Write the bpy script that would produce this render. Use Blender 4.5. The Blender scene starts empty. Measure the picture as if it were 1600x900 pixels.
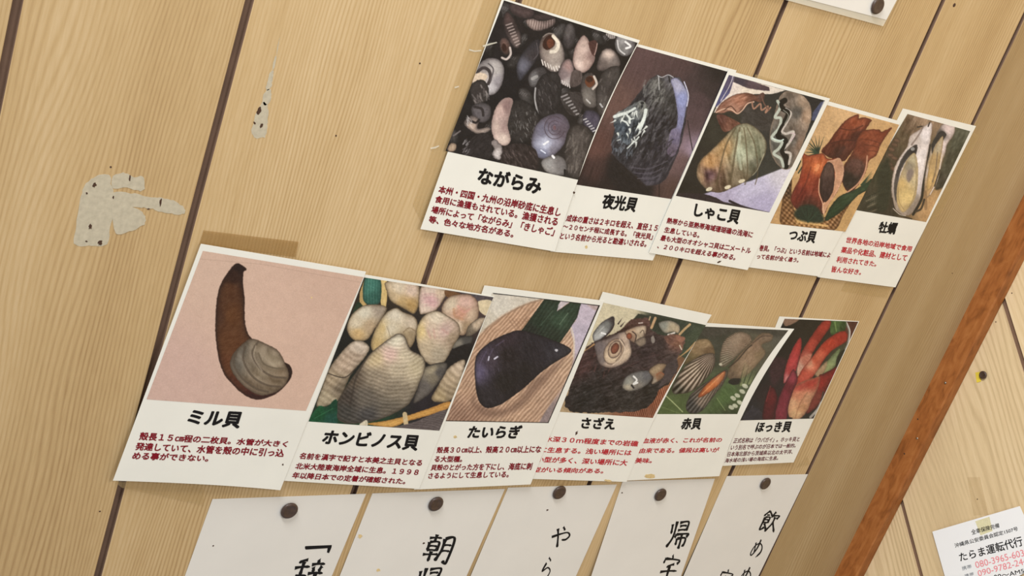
import bpy, bmesh, math
import numpy as np
from mathutils import Matrix, Vector

# ------------------------------------------------------------------ camera, light, exposure
scene = bpy.context.scene
COL = scene.collection
F = 1850.0                      # focal length in pixels of the 1600 x 900 frame
S = 0.8148671836                # distance of the camera from the panelled wall, metres
EYE = 1.5                       # camera height
a_, b_, c_ = 0.3126159722, -0.6921159329, 0.3475657700
_ca, _sa, _cb, _sb, _cc, _sc = math.cos(a_), math.sin(a_), math.cos(b_), math.sin(b_), math.cos(c_), math.sin(c_)
M = (np.array([[_cc, -_sc, 0], [_sc, _cc, 0], [0, 0, 1]]) @ np.array([[1, 0, 0], [0, _ca, -_sa], [0, _sa, _ca]])
     @ np.array([[_cb, 0, _sb], [0, 1, 0], [-_sb, 0, _cb]]))      # wall frame (right, down, into wall) -> camera frame
W2B = np.array([[1, 0, 0], [0, 0, 1], [0, -1, 0]], float)         # wall frame -> Blender axes

cam_d = bpy.data.cameras.new('camera')
cam = bpy.data.objects.new('camera', cam_d); COL.objects.link(cam)
cam_d.sensor_fit = 'HORIZONTAL'; cam_d.sensor_width = 36.0; cam_d.lens = F / 1600 * 36.0
cam_d.clip_start = 0.01
Rm = W2B @ M.T @ np.diag([1, -1, -1])
mw = Matrix.Identity(4)
for i in range(3):
    for j in range(3):
        mw[i][j] = Rm[i][j]
mw.translation = Vector((0, -S, EYE))
cam.matrix_world = mw
scene.camera = cam

scene.view_settings.view_transform = 'Standard'
scene.view_settings.look = 'None'
scene.view_settings.exposure = 0.0
scene.view_settings.gamma = 1.0
scene.view_settings.use_curve_mapping = False

world = bpy.data.worlds.new('room_air'); scene.world = world; world.use_nodes = True
bg = world.node_tree.nodes['Background']
bg.inputs[0].default_value = (1.0, 0.985, 0.97, 1); bg.inputs[1].default_value = 0.42

def area(name, loc, target, size, power, col):
    d = bpy.data.lights.new(name, 'AREA'); d.shape = 'RECTANGLE'; d.size = size[0]; d.size_y = size[1]
    d.energy = power; d.color = col
    o = bpy.data.objects.new(name, d); COL.objects.link(o); o.location = loc
    o.rotation_euler = (Vector(target) - Vector(loc)).to_track_quat('-Z', 'Y').to_euler()
    return o
area('ceiling_lamp_light', (-0.5, -0.55, 2.9), (1.0, 0, 1.1), (0.9, 0.3), 54.0, (1.0, 0.99, 0.97))
area('room_fill_light', (0.7, -1.5, 2.05), (1.0, 0, 1.1), (0.5, 0.5), 10.0, (1.0, 0.99, 0.97))  # added unseen fill, placed and powered to balance brightness across the walls

# ------------------------------------------------------------------ helpers
rng = np.random.RandomState(7)
def lin(c):
    c = np.clip(np.asarray(c, float) / 255.0, 0, 1)
    return np.where(c <= 0.04045, c / 12.92, ((c + 0.055) / 1.055) ** 2.4)
def rays(p):
    p = np.atleast_2d(np.asarray(p, float))
    return np.c_[(p - [800, 450]) / F, np.ones(len(p))] @ M
def on_wall(p, h=0.0):
    """points measured on the photograph -> points h metres in front of the panelled wall (Blender axes)"""
    d = rays(p); k = (S - np.asarray(h)) / d[:, 2]
    q = d * k[:, None]
    return np.c_[q[:, 0], q[:, 2] - S, EYE - q[:, 1]]
XR = 1.435                      # the side wall
def on_side(p, h=0.0):
    d = rays(p); k = (XR - np.asarray(h)) / d[:, 0]
    q = d * k[:, None]
    return np.c_[q[:, 0], q[:, 2] - S, EYE - q[:, 1]]
def T(crop, pts):
    ox, oy, s = crop
    return np.array([(ox + x / s, oy + y / s) for x, y in pts])

def tag(o, label=None, cat=None, group=None, kind=None):
    if label: o['label'] = label
    if cat: o['category'] = cat
    if group: o['group'] = group
    if kind: o['kind'] = kind
    return o
def empty(name, loc):
    o = bpy.data.objects.new(name, None); COL.objects.link(o); o.location = loc
    o.empty_display_size = 0.02
    return o
def mesh_obj(name, V, faces, mat, parent=None, smooth=False):
    me = bpy.data.meshes.new(name)
    V = np.asarray(V, float)
    org = np.array(parent.location) if parent is not None else np.zeros(3)
    if parent is not None and parent.parent is not None: org = org + np.array(parent.parent.location)
    if parent is None:
        org = np.array([V[:, 0].mean(), V[:, 1].mean(), V[:, 2].min()]) if name.split('_')[0] not in ('wall', 'trim') else np.zeros(3)
    me.from_pydata((V - org).tolist(), [], [list(map(int, f)) for f in faces])
    me.materials.append(mat)
    if smooth:
        me.polygons.foreach_set('use_smooth', [True] * len(me.polygons))
    me.update()
    o = bpy.data.objects.new(name, me); COL.objects.link(o)
    if parent is not None: o.parent = parent
    else: o.location = org
    return o

def mat_new(name):
    m = bpy.data.materials.new(name); m.use_nodes = True
    return m, m.node_tree.nodes, m.node_tree.links, m.node_tree.nodes['Principled BSDF']
def plain(name, rgb, rough=0.6, metal=0.0, noise=0.0, nscale=60.0, spec=0.4):
    m, N, L, B = mat_new(name)
    B.inputs['Roughness'].default_value = rough; B.inputs['Metallic'].default_value = metal
    B.inputs['Specular IOR Level'].default_value = spec
    c = lin(rgb)
    if noise:
        tc = N.new('ShaderNodeTexCoord'); n = N.new('ShaderNodeTexNoise'); n.inputs['Scale'].default_value = nscale
        n.inputs['Detail'].default_value = 5
        L.new(tc.outputs['Object'], n.inputs['Vector'])
        r = N.new('ShaderNodeValToRGB'); r.color_ramp.elements[0].position = 0.3; r.color_ramp.elements[1].position = 0.7
        r.color_ramp.elements[0].color = (*(c * (1 - noise)), 1); r.color_ramp.elements[1].color = (*np.minimum(c * (1 + noise), 1), 1)
        L.new(n.outputs['Fac'], r.inputs[0]); L.new(r.outputs[0], B.inputs['Base Color'])
    else:
        B.inputs['Base Color'].default_value = (*c, 1)
    return m
def wood(name, dark, mid, light, grain_axis='Z', lines=130.0, rot=0.0, wobble=5.0, tone=False, mottle=0.0):
    """long-grained softwood: ring bands warped by slow noise, fine pores on top; a board number keeps boards different"""
    m, N, L, B = mat_new(name)
    def math_(op, a, b=None, c=None):
        n = N.new('ShaderNodeMath'); n.operation = op
        for i, v in enumerate((a, b, c)):
            if v is None: continue
            if isinstance(v, (int, float)): n.inputs[i].default_value = v
            else: L.new(v, n.inputs[i])
        return n.outputs[0]
    tc = N.new('ShaderNodeTexCoord'); src = tc.outputs['Object']
    if rot:
        mp = N.new('ShaderNodeMapping'); mp.inputs['Rotation'].default_value = (rot, 0, 0); L.new(src, mp.inputs[0]); src = mp.outputs[0]
    sp = N.new('ShaderNodeSeparateXYZ'); L.new(src, sp.inputs[0])
    along = sp.outputs['Z']; across = math_('ADD', sp.outputs['X'], sp.outputs['Y'])
    at = N.new('ShaderNodeAttribute'); at.attribute_name = 'board'
    bid = at.outputs['Fac']
    def vec(sx, sz, off):
        c = N.new('ShaderNodeCombineXYZ')
        L.new(math_('MULTIPLY', across, sx), c.inputs[0]); L.new(math_('MULTIPLY_ADD', bid, off, 0.0), c.inputs[1])
        L.new(math_('MULTIPLY', along, sz), c.inputs[2]); return c.outputs[0]
    def noise(v, scale, det=3, rough=0.5):
        n = N.new('ShaderNodeTexNoise'); n.inputs['Scale'].default_value = scale; n.inputs['Detail'].default_value = det
        n.inputs['Roughness'].default_value = rough; L.new(v, n.inputs['Vector']); return n.outputs['Fac']
    slow = noise(vec(6.0, 1.25, 3.7), 1.0, 2)
    wig = noise(vec(60.0, 6.0, 9.1), 1.0, 3)
    ph = math_('MULTIPLY_ADD', across, lines, math_('MULTIPLY', slow, wobble * 4))
    ph = math_('ADD', ph, math_('MULTIPLY', wig, 0.9))
    band = math_('MULTIPLY_ADD', math_('SINE', math_('MULTIPLY', ph, 6.2832)), 0.5, 0.5)
    band = math_('POWER', band, 2.2)
    strength = noise(vec(9.0, 0.5, 5.3), 1.0, 2)
    st = N.new('ShaderNodeMapRange'); st.inputs[1].default_value = 0.35; st.inputs[2].default_value = 0.7
    st.inputs[3].default_value = 0.12; st.inputs[4].default_value = 0.56; L.new(strength, st.inputs[0])
    fine = noise(vec(520.0, 34.0, 2.2), 1.0, 4, 0.65)
    pale = noise(vec(14.0, 0.8, 7.9), 1.0, 3)
    val = math_('MULTIPLY', band, st.outputs[0])
    val = math_('SUBTRACT', 0.62, math_('MULTIPLY', val, 0.55))
    val = math_('ADD', val, math_('MULTIPLY_ADD', fine, 0.46, -0.23))
    val = math_('ADD', val, math_('MULTIPLY_ADD', pale, 0.7, -0.35))
    if mottle:                                     # burl and knots of the trim
        kn = N.new('ShaderNodeTexNoise'); kn.inputs['Scale'].default_value = 75; kn.inputs['Detail'].default_value = 4; kn.inputs['Distortion'].default_value = 1.2
        mp2 = N.new('ShaderNodeMapping'); mp2.inputs['Scale'].default_value = (1, 1, 0.45); L.new(tc.outputs['Object'], mp2.inputs[0]); L.new(mp2.outputs[0], kn.inputs['Vector'])
        val = math_('ADD', val, math_('MULTIPLY_ADD', kn.outputs['Fac'], mottle * 2, -mottle))
    r = N.new('ShaderNodeValToRGB'); e = r.color_ramp.elements
    e[0].position = 0.12; e[0].color = (*lin(dark), 1); e[1].position = 0.95; e[1].color = (*lin(light), 1)
    x = r.color_ramp.elements.new(0.55); x.color = (*lin(mid), 1)
    L.new(val, r.inputs[0])
    hs = N.new('ShaderNodeHueSaturation')
    wn = N.new('ShaderNodeTexWhiteNoise'); wn.noise_dimensions = '1D'; L.new(bid, wn.inputs['W'])
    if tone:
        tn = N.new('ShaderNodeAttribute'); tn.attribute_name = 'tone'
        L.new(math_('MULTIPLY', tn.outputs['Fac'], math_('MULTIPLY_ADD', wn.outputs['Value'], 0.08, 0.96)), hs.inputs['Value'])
    else:
        L.new(math_('MULTIPLY_ADD', wn.outputs['Value'], 0.08, 0.96), hs.inputs['Value'])
    L.new(r.outputs[0], hs.inputs['Color'])
    L.new(hs.outputs[0], B.inputs['Base Color'])
    B.inputs['Roughness'].default_value = 0.55; B.inputs['Specular IOR Level'].default_value = 0.3
    bp = N.new('ShaderNodeBump'); bp.inputs['Strength'].default_value = 0.12; bp.inputs['Distance'].default_value = 0.0006
    L.new(val, bp.inputs['Height']); L.new(bp.outputs[0], B.inputs['Normal'])
    return m

MAT = {}
MAT['pine'] = wood('pine_boards', (152, 121, 80), (187, 159, 115), (208, 184, 146), lines=270, wobble=7.5, tone=True)
MAT['pale_pine'] = wood('pale_pine_boards', (178, 154, 116), (213, 190, 150), (231, 212, 178), lines=120)
MAT['orange_wood'] = wood('stained_trim_wood', (100, 56, 22), (146, 88, 42), (166, 108, 58), lines=60, wobble=7, mottle=0.6)
MAT['gap'] = plain('brown_gap_board', (120, 95, 78), 0.9, noise=0.12, nscale=40)
MAT['paper'] = plain('white_laminated_paper', (226, 225, 217), 0.42, noise=0.025, nscale=25, spec=0.35)
MAT['strip_paper'] = plain('white_strip_paper', (220, 217, 211), 0.6, noise=0.02, nscale=20, spec=0.25)
MAT['card'] = plain('white_card', (236, 238, 240), 0.5)
MAT['black_ink'] = plain('black_ink', (16, 15, 17), 0.6, spec=0.2)
MAT['dark_red_ink'] = plain('dark_red_ink', (122, 14, 30), 0.6, spec=0.2)
MAT['red_ink'] = plain('red_ink', (178, 38, 48), 0.6, spec=0.2)
MAT['maroon_ink'] = plain('maroon_ink', (96, 22, 36), 0.6, spec=0.2)
MAT['pink_ink'] = plain('pink_ink', (232, 140, 148), 0.6, spec=0.2)
MAT['grey_ink'] = plain('grey_ink', (120, 128, 136), 0.6, spec=0.2)
MAT['tack'] = plain('dark_walnut_tack', (66, 50, 42), 0.38, noise=0.25, nscale=300, spec=0.5)
MAT['pin_metal'] = plain('pin_steel', (170, 168, 160), 0.3, metal=1.0)
MAT['residue'] = plain('torn_paper_residue', (184, 175, 154), 0.9, noise=0.10, nscale=260, spec=0.1)
MAT['speck'] = plain('dark_speck', (70, 48, 34), 0.9)
MAT['stain'] = plain('tan_stain', (206, 182, 132), 0.7, noise=0.2, nscale=300)
MAT['yellow'] = plain('yellow_scrap', (222, 200, 70), 0.5)
def tape_mat(name, rgb, fac):
    m, N, L, B = mat_new(name)
    B.inputs['Base Color'].default_value = (*lin(rgb), 1); B.inputs['Roughness'].default_value = 0.25
    t = N.new('ShaderNodeBsdfTransparent'); x = N.new('ShaderNodeMixShader'); x.inputs[0].default_value = fac
    L.new(t.outputs[0], x.inputs[1]); L.new(B.outputs[0], x.inputs[2]); L.new(x.outputs[0], N['Material Output'].inputs[0])
    return m
MAT['tape'] = tape_mat('clear_tape_film', (205, 178, 124), 0.16)
MAT['old_tape'] = tape_mat('yellowed_tape_film', (170, 132, 72), 0.30)
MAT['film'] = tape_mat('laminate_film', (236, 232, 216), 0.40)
def print_mat():
    m, N, L, B = mat_new('printed_photo_ink')
    c = N.new('ShaderNodeVertexColor'); c.layer_name = 'ink'
    L.new(c.outputs[0], B.inputs['Base Color'])
    B.inputs['Roughness'].default_value = 0.42; B.inputs['Specular IOR Level'].default_value = 0.3
    return m
MAT['print'] = print_mat()

# ------------------------------------------------------------------ the two walls and the corner trim
def board_wall(name, boards, mat, gap_mat):
    """boards: list of (8 corner points, number) boxes welded into one wall mesh"""
    V, Fc, ids, mi, tone = [], [], [], [], []
    for pts, k, m, tn in boards:
        o = len(V); V += [tuple(p) for p in pts]
        for j, f in enumerate(((0, 1, 2, 3), (7, 6, 5, 4), (0, 4, 5, 1), (1, 5, 6, 2), (2, 6, 7, 3), (3, 7, 4, 0))):
            Fc.append([o + i for i in f]); ids.append(float(k)); mi.append(1 if j in (3, 5) else m); tone.append(tn)   # board edges are stained like the gap
    ob = mesh_obj(name, V, Fc, mat)
    me = ob.data; me.materials.append(gap_mat)
    at = me.attributes.new('board', 'FLOAT', 'FACE'); at.data.foreach_set('value', ids)
    at = me.attributes.new('tone', 'FLOAT', 'FACE'); at.data.foreach_set('value', tone)
    me.polygons.foreach_set('material_index', mi)
    me.validate(); me.update()
    bm = bmesh.new(); bm.from_mesh(me); bmesh.ops.recalc_face_normals(bm, faces=bm.faces); bm.to_mesh(me); bm.free()
    tag(ob, kind='structure')
    return ob
def box8(x0, x1, y0, y1, z0, z1):
    return [(x0, y0, z0), (x1, y0, z0), (x1, y0, z1), (x0, y0, z1), (x0, y1, z0), (x1, y1, z0), (x1, y1, z1), (x0, y1, z1)]
grooves = [-0.475, -0.25, -0.022, 0.1995, 0.3528, 0.578, 0.8745, 1.0985, 1.2460]
edges = [-0.75] + grooves + [1.4480]
boards = []
for k in range(len(edges) - 1):
    g = 0.0031
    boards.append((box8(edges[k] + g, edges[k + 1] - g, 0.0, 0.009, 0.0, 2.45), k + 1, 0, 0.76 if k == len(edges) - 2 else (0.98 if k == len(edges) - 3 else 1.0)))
boards.append((box8(-0.75, 1.4480, 0.0050, 0.024, 0.0, 2.45), 40, 1, 1.0))
wall_left = board_wall('wall_left', boards, MAT['pine'], MAT['gap'])
bv = wall_left.modifiers.new('eased_edges', 'BEVEL'); bv.width = 0.0008; bv.segments = 2; bv.limit_method = 'ANGLE'

# the side wall: boards laid on the slant
def side_pt(y, z, d=0.0): return (XR + d, y, z)
gA = on_side([(1568, 471), (1600, 575)]); gB = on_side([(1408, 785), (1439, 900)])
dirv = (gA[1] - gA[0])[1:]; dirv /= np.linalg.norm(dirv)
dB = (gB[1] - gB[0])[1:]; dB /= np.linalg.norm(dB); dirv = dirv + dB; dirv /= np.linalg.norm(dirv)
nrm = np.array([-dirv[1], dirv[0]])
oA, oB = gA[:, 1:].mean(0) @ nrm, gB[:, 1:].mean(0) @ nrm
step = oA - oB
SLANT = math.atan2(dirv[1], dirv[0])
# clip every slanted board to the rectangle of the wall
def clip_poly(poly, y0, y1, z0, z1):
    def cl(P, f):
        out = []
        for i in range(len(P)):
            a, b = P[i - 1], P[i]; fa, fb = f(a), f(b)
            if fa >= 0 and fb >= 0: out.append(b)
            elif fa >= 0 > fb or fb >= 0 > fa:
                t = fa / (fa - fb); q = (a[0] + t * (b[0] - a[0]), a[1] + t * (b[1] - a[1]))
                out.append(q)
                if fb >= 0: out.append(b)
        return out
    for f in (lambda p: p[0] - y0, lambda p: y1 - p[0], lambda p: p[1] - z0, lambda p: z1 - p[1]):
        if poly: poly = cl(poly, f)
    return poly
V, Fc, ids, mi = [], [], [], []
cl0 = oB - 14 * step
for k in range(30):
    lo, hi = cl0 + k * step, cl0 + (k + 1) * step
    if lo > hi: lo, hi = hi, lo
    lo += 0.0036; hi -= 0.0036
    P = [tuple(dirv * t + nrm * q) for t, q in ((-6, lo), (6, lo), (6, hi), (-6, hi))]
    P = clip_poly(P, -1.9, 0.024, 0.0, 2.45)
    if len(P) < 3: continue
    o = len(V); n = len(P)
    V += [side_pt(y, z) for y, z in P] + [side_pt(y, z, 0.008) for y, z in P]
    Fc.append(list(range(o, o + n))); Fc.append(list(range(o + 2 * n - 1, o + n - 1, -1)))
    ids += [k, k]; mi += [0, 0]
    for i in range(n):
        j = (i + 1) % n; Fc.append([o + i, o + n + i, o + n + j, o + j]); ids.append(k); mi.append(0)
o = len(V)
V += box8(XR + 0.0035, XR + 0.018, -1.9, 0.024, 0.0, 2.45)
for f in ((0, 1, 2, 3), (7, 6, 5, 4), (0, 4, 5, 1), (1, 5, 6, 2), (2, 6, 7, 3), (3, 7, 4, 0)):
    Fc.append([o + i for i in f]); ids.append(77); mi.append(1)
wr = mesh_obj('wall_right', V, Fc, MAT['pale_pine'])
wr.data.materials.append(MAT['gap'])
at = wr.data.attributes.new('board', 'FLOAT', 'FACE'); at.data.foreach_set('value', [float(i) for i in ids])
wr.data.polygons.foreach_set('material_index', mi)
bm = bmesh.new(); bm.from_mesh(wr.data); bmesh.ops.recalc_face_normals(bm, faces=bm.faces); bm.to_mesh(wr.data); bm.free()
tag(wr, kind='structure')
for n in MAT['pale_pine'].node_tree.nodes:          # run the grain along the slanted boards
    if n.type == 'TEX_COORD':
        mp = MAT['pale_pine'].node_tree.nodes.new('ShaderNodeMapping')
        lk = [l for l in MAT['pale_pine'].node_tree.links if l.from_node == n]
        to = lk[0].to_socket
        mp.inputs['Rotation'].default_value = (math.pi / 2 - SLANT, 0, 0)
        MAT['pale_pine'].node_tree.links.new(n.outputs['Object'], mp.inputs[0])
        MAT['pale_pine'].node_tree.links.new(mp.outputs[0], to)
        break

# corner trim: a slim stained batten nailed into the corner
TX, TD = 1.4155, 0.0310
tv, tf = [], []
nz = 60
prof = [(TX, 0.0), (TX, -TD + 0.002), (TX + 0.0008, -TD + 0.0006), (TX + 0.002, -TD), (XR - 0.0005, -TD + 0.001), (XR - 0.0005, 0.0)]
for i in range(nz + 1):
    z = 2.45 * i / nz
    w = 0.0007 * math.sin(i * 1.9) + 0.0005 * math.sin(i * 0.7 + 1)
    for q, (x, y) in enumerate(prof): tv.append((x + (w if q in (1, 2) else 0), y + (w if q in (2, 3) else 0), z))
n = len(prof)
for i in range(nz):
    for q in range(n):
        r = (q + 1) % n; tf.append([i * n + q, i * n + r, (i + 1) * n + r, (i + 1) * n + q])
tf.append(list(range(n))[::-1]); tf.append([nz * n + q for q in range(n)])
trim = mesh_obj('trim_1', tv, tf, MAT['orange_wood'], smooth=False)
bm = bmesh.new(); bm.from_mesh(trim.data); bmesh.ops.recalc_face_normals(bm, faces=bm.faces); bm.to_mesh(trim.data); bm.free()
at = trim.data.attributes.new('board', 'FLOAT', 'FACE'); at.data.foreach_set('value', [3.0] * len(trim.data.polygons))
tag(trim, kind='structure')
def on_trim(p):
    d = rays(p); k = TX / d[:, 0]; q = d * k[:, None]
    return np.c_[q[:, 0], q[:, 2] - S, EYE - q[:, 1]]
def small_disc(name, c, axis, r, h, mat, parent):
    """a little dome on a surface; axis = outward direction"""
    ax = Vector(axis).normalized(); u = ax.orthogonal().normalized(); v = ax.cross(u)
    V, Fc = [], []
    for rr, hh in ((1, 0), (0.95, 0.6), (0.6, 0.95)):
        for i in range(10):
            t = i * 2 * math.pi / 10
            V.append(Vector(c) + (u * math.cos(t) + v * math.sin(t)) * r * rr + ax * h * hh)
    V.append(Vector(c) + ax * h)
    for k in range(2):
        for i in range(10):
            j = (i + 1) % 10; Fc.append([k * 10 + i, k * 10 + j, (k + 1) * 10 + j, (k + 1) * 10 + i])
    for i in range(10): Fc.append([20 + i, 20 + (i + 1) % 10, 30])
    return mesh_obj(name, [tuple(x) for x in V], Fc, mat, parent, True)
for p in ((1477, 598), (1433, 685)):
    small_disc('nail_head', on_trim([p])[0], (-1, 0, 0), 0.0016, 0.0010, MAT['pin_metal'], trim)
for p in ((1413, 709), (1395, 770), (1434, 655)):
    small_disc('nail_hole', on_trim([p])[0], (-1, 0, 0), 0.0012, 0.0002, MAT['speck'], trim)
for p in ((173, 261), (656, 99), (525, 212), (1488, 427), (156, 799)):
    small_disc('nail_hole', on_wall([p])[0], (0, -1, 0), 0.0008, 0.0002, MAT['speck'], wall_left)
for p in ((1581, 458), (1556, 503), (1527, 780)):
    small_disc('nail_hole', on_side([p])[0], (-1, 0, 0), 0.0009, 0.0002, MAT['speck'], wr)
small_disc('chipped_knot', on_wall([(1491, 8)])[0], (0, -1, 0), 0.0022, 0.0003, MAT['speck'], wall_left)

# ------------------------------------------------------------------ sheets of paper on the wall
def homog(q):
    """photo quad (TL, TR, BR, BL) -> unit square"""
    A, b = [], []
    for (x, y), (u, v) in zip(q, ((0, 0), (1, 0), (1, 1), (0, 1))):
        A.append([x, y, 1, 0, 0, 0, -u * x, -u * y]); b.append(u)
        A.append([0, 0, 0, x, y, 1, -v * x, -v * y]); b.append(v)
    h = np.linalg.solve(np.array(A, float), np.array(b, float))
    return np.append(h, 1).reshape(3, 3)
def apply_h(H, p):
    q = np.c_[p, np.ones(len(p))] @ H.T
    return q[:, :2] / q[:, 2:3]
def grid_faces(nu, nv, o=0):
    i = np.arange(nv)[:, None] * (nu + 1) + np.arange(nu)[None, :]
    return (np.stack([i, i + nu + 1, i + nu + 2, i + 1], -1).reshape(-1, 4) + o)
def coons(q, mids, nu, nv):
    """grid of photo points over a quad whose sides may bow through a middle point (top, right, bottom, left)"""
    TL, TR, BR, BL = [np.array(p, float) for p in q]
    def side(a, b, m, t):
        t = t[:, None]
        lin_ = a * (1 - t) + b * t
        if m is None: return lin_
        return lin_ + 4 * t * (1 - t) * (np.array(m, float) - (a + b) / 2)
    Hi = np.linalg.inv(homog(q))
    u = np.linspace(0, 1, nu + 1); v = np.linspace(0, 1, nv + 1)
    U, Vv = np.meshgrid(u, v)
    base = apply_h(Hi, np.c_[U.ravel(), Vv.ravel()]).reshape(nv + 1, nu + 1, 2)
    m = mids or {}
    def dev(a, b, key, t):
        if key not in m: return np.zeros((len(t), 2))
        return 4 * (t * (1 - t))[:, None] * (np.array(m[key], float) - (a + b) / 2)
    base += dev(TL, TR, 't', u)[None] * (1 - v)[:, None, None] + dev(BL, BR, 'b', u)[None] * v[:, None, None]
    base += dev(TL, BL, 'l', v)[:, None] * (1 - u)[None, :, None] + dev(TR, BR, 'r', v)[:, None] * u[None, :, None]
    return base
class Sheet:
    """a sheet fixed to the wall: where it lies (photo quad), how far it stands off and how it lifts"""
    def __init__(s, q, base, lift, y0, mids=None, curl=0.0, side=False):
        s.q, s.base, s.lift, s.y0, s.mids, s.curl, s.side = q, base / 1000, lift / 1000, y0, mids, curl / 1000, side
        s.H = homog(q)
    def h(s, p):
        if s.side: return np.full(len(p), s.base)
        y = EYE - on_wall(p)[:, 2]
        hh = s.base + s.lift * np.clip((y - s.y0) / 0.21, 0, 1.6) ** 2
        if s.curl:
            u, v = apply_h(s.H, p).T
            hh = hh + s.curl * np.clip((u - 0.7) / 0.3, 0, 1.2) ** 2 * np.clip(1.1 - v, 0, 1)
        return hh
    def at(s, p, up=0.0):
        p = np.atleast_2d(np.asarray(p, float))
        return on_side(p, s.h(p) + up / 1000) if s.side else on_wall(p, s.h(p) + up / 1000)
    def build(s, name, mat, parent, thick=0.22, n=(14, 20)):
        g = coons(s.q, s.mids, *n); P = g.reshape(-1, 2)
        top = s.at(P, 0.0)
        back = top.copy()
        back[:, 0 if s.side else 1] += thick / 1000
        nu, nv = n; k = len(P)
        Fc = [list(f) for f in grid_faces(nu, nv)] + [list(f[::-1]) for f in grid_faces(nu, nv, k)]
        ring = [i for i in range(nu + 1)] + [r * (nu + 1) + nu for r in range(1, nv + 1)] + \
               [nv * (nu + 1) + c for c in range(nu - 1, -1, -1)] + [r * (nu + 1) for r in range(nv - 1, 0, -1)]
        for a, b in zip(ring, ring[1:] + ring[:1]): Fc.append([a, b, b + k, a + k])
        o = mesh_obj(name, np.r_[top, back], Fc, mat, parent, False)
        return o
def patch(name, sheet_or_none, pts, mat, parent, up=0.2, h=None):
    """a thin flat piece with a free outline"""
    pts = np.asarray(pts, float)
    P = sheet_or_none.at(pts, up) if sheet_or_none is not None else on_wall(pts, np.full(len(pts), (h if h is not None else up) / 1000))
    n = len(P); B = P.copy()
    ax = 0 if (sheet_or_none is not None and sheet_or_none.side) else 1
    B[:, ax] += 0.08 / 1000
    Fc = [list(range(n))[::-1], list(range(n, 2 * n))] + [[i, (i + 1) % n, n + (i + 1) % n, n + i] for i in range(n)]
    return mesh_obj(name, np.r_[P, B], Fc, mat, parent)
# lettering -------------------------------------------------------------------------------------
_cache = {}
def glyph_mesh(text, bold, res=3):
    key = (text, bold)
    if key in _cache: return _cache[key]
    cu = bpy.data.curves.new('lettering', 'FONT'); cu.body = text; cu.size = 1.0; cu.offset = bold; cu.resolution_u = res
    cu.dimensions = '2D'; cu.fill_mode = 'FRONT'
    ob = bpy.data.objects.new('lettering', cu); COL.objects.link(ob)
    dg = bpy.context.evaluated_depsgraph_get(); ev = ob.evaluated_get(dg); me = ev.to_mesh()
    n = len(me.vertices); co = np.empty(n * 3); me.vertices.foreach_get('co', co); co = co.reshape(-1, 3)[:, :2].copy()
    faces = [list(p.vertices) for p in me.polygons]
    ev.to_mesh_clear(); bpy.data.objects.remove(ob); bpy.data.curves.remove(cu)
    if n == 0: raise RuntimeError('no glyphs: ' + text)
    _cache[key] = (co, faces); return co, faces
def lettering(name, sheet, lines, mat, parent, bold, up=0.16):
    """lines: (text, ink quad TL TR BR BL on the photo); one block of lines is one part; bold = how far the pen spreads, in em"""
    V, Fc = [], []
    spread = [(0, 0)] + ([(-1, -1), (1, -1), (1, 1), (-1, 1)] if bold else []) + ([(1.3, 0), (-1.3, 0), (0, 1.3), (0, -1.3)] if bold > 0.025 else [])
    for text, q in lines:
        co, fs = glyph_mesh(text, 0.0)
        lo, hi = co.min(0) - bold, co.max(0) + bold
        TL, TR, BR, BL = [np.array(p, float) for p in q]
        for k, (dx, dy) in enumerate(spread):
            uv = (co + np.array([dx, dy]) * bold * 0.77 - lo) / (hi - lo); u, v = uv[:, 0:1], 1 - uv[:, 1:2]
            P = TL * (1 - u) * (1 - v) + TR * u * (1 - v) + BR * u * v + BL * (1 - u) * v
            o = len(V); V += [tuple(x) for x in sheet.at(P, up + 0.003 * k)]
            Fc += [[o + i for i in f] for f in fs]
    return mesh_obj(name, V, Fc, mat, parent)
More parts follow.
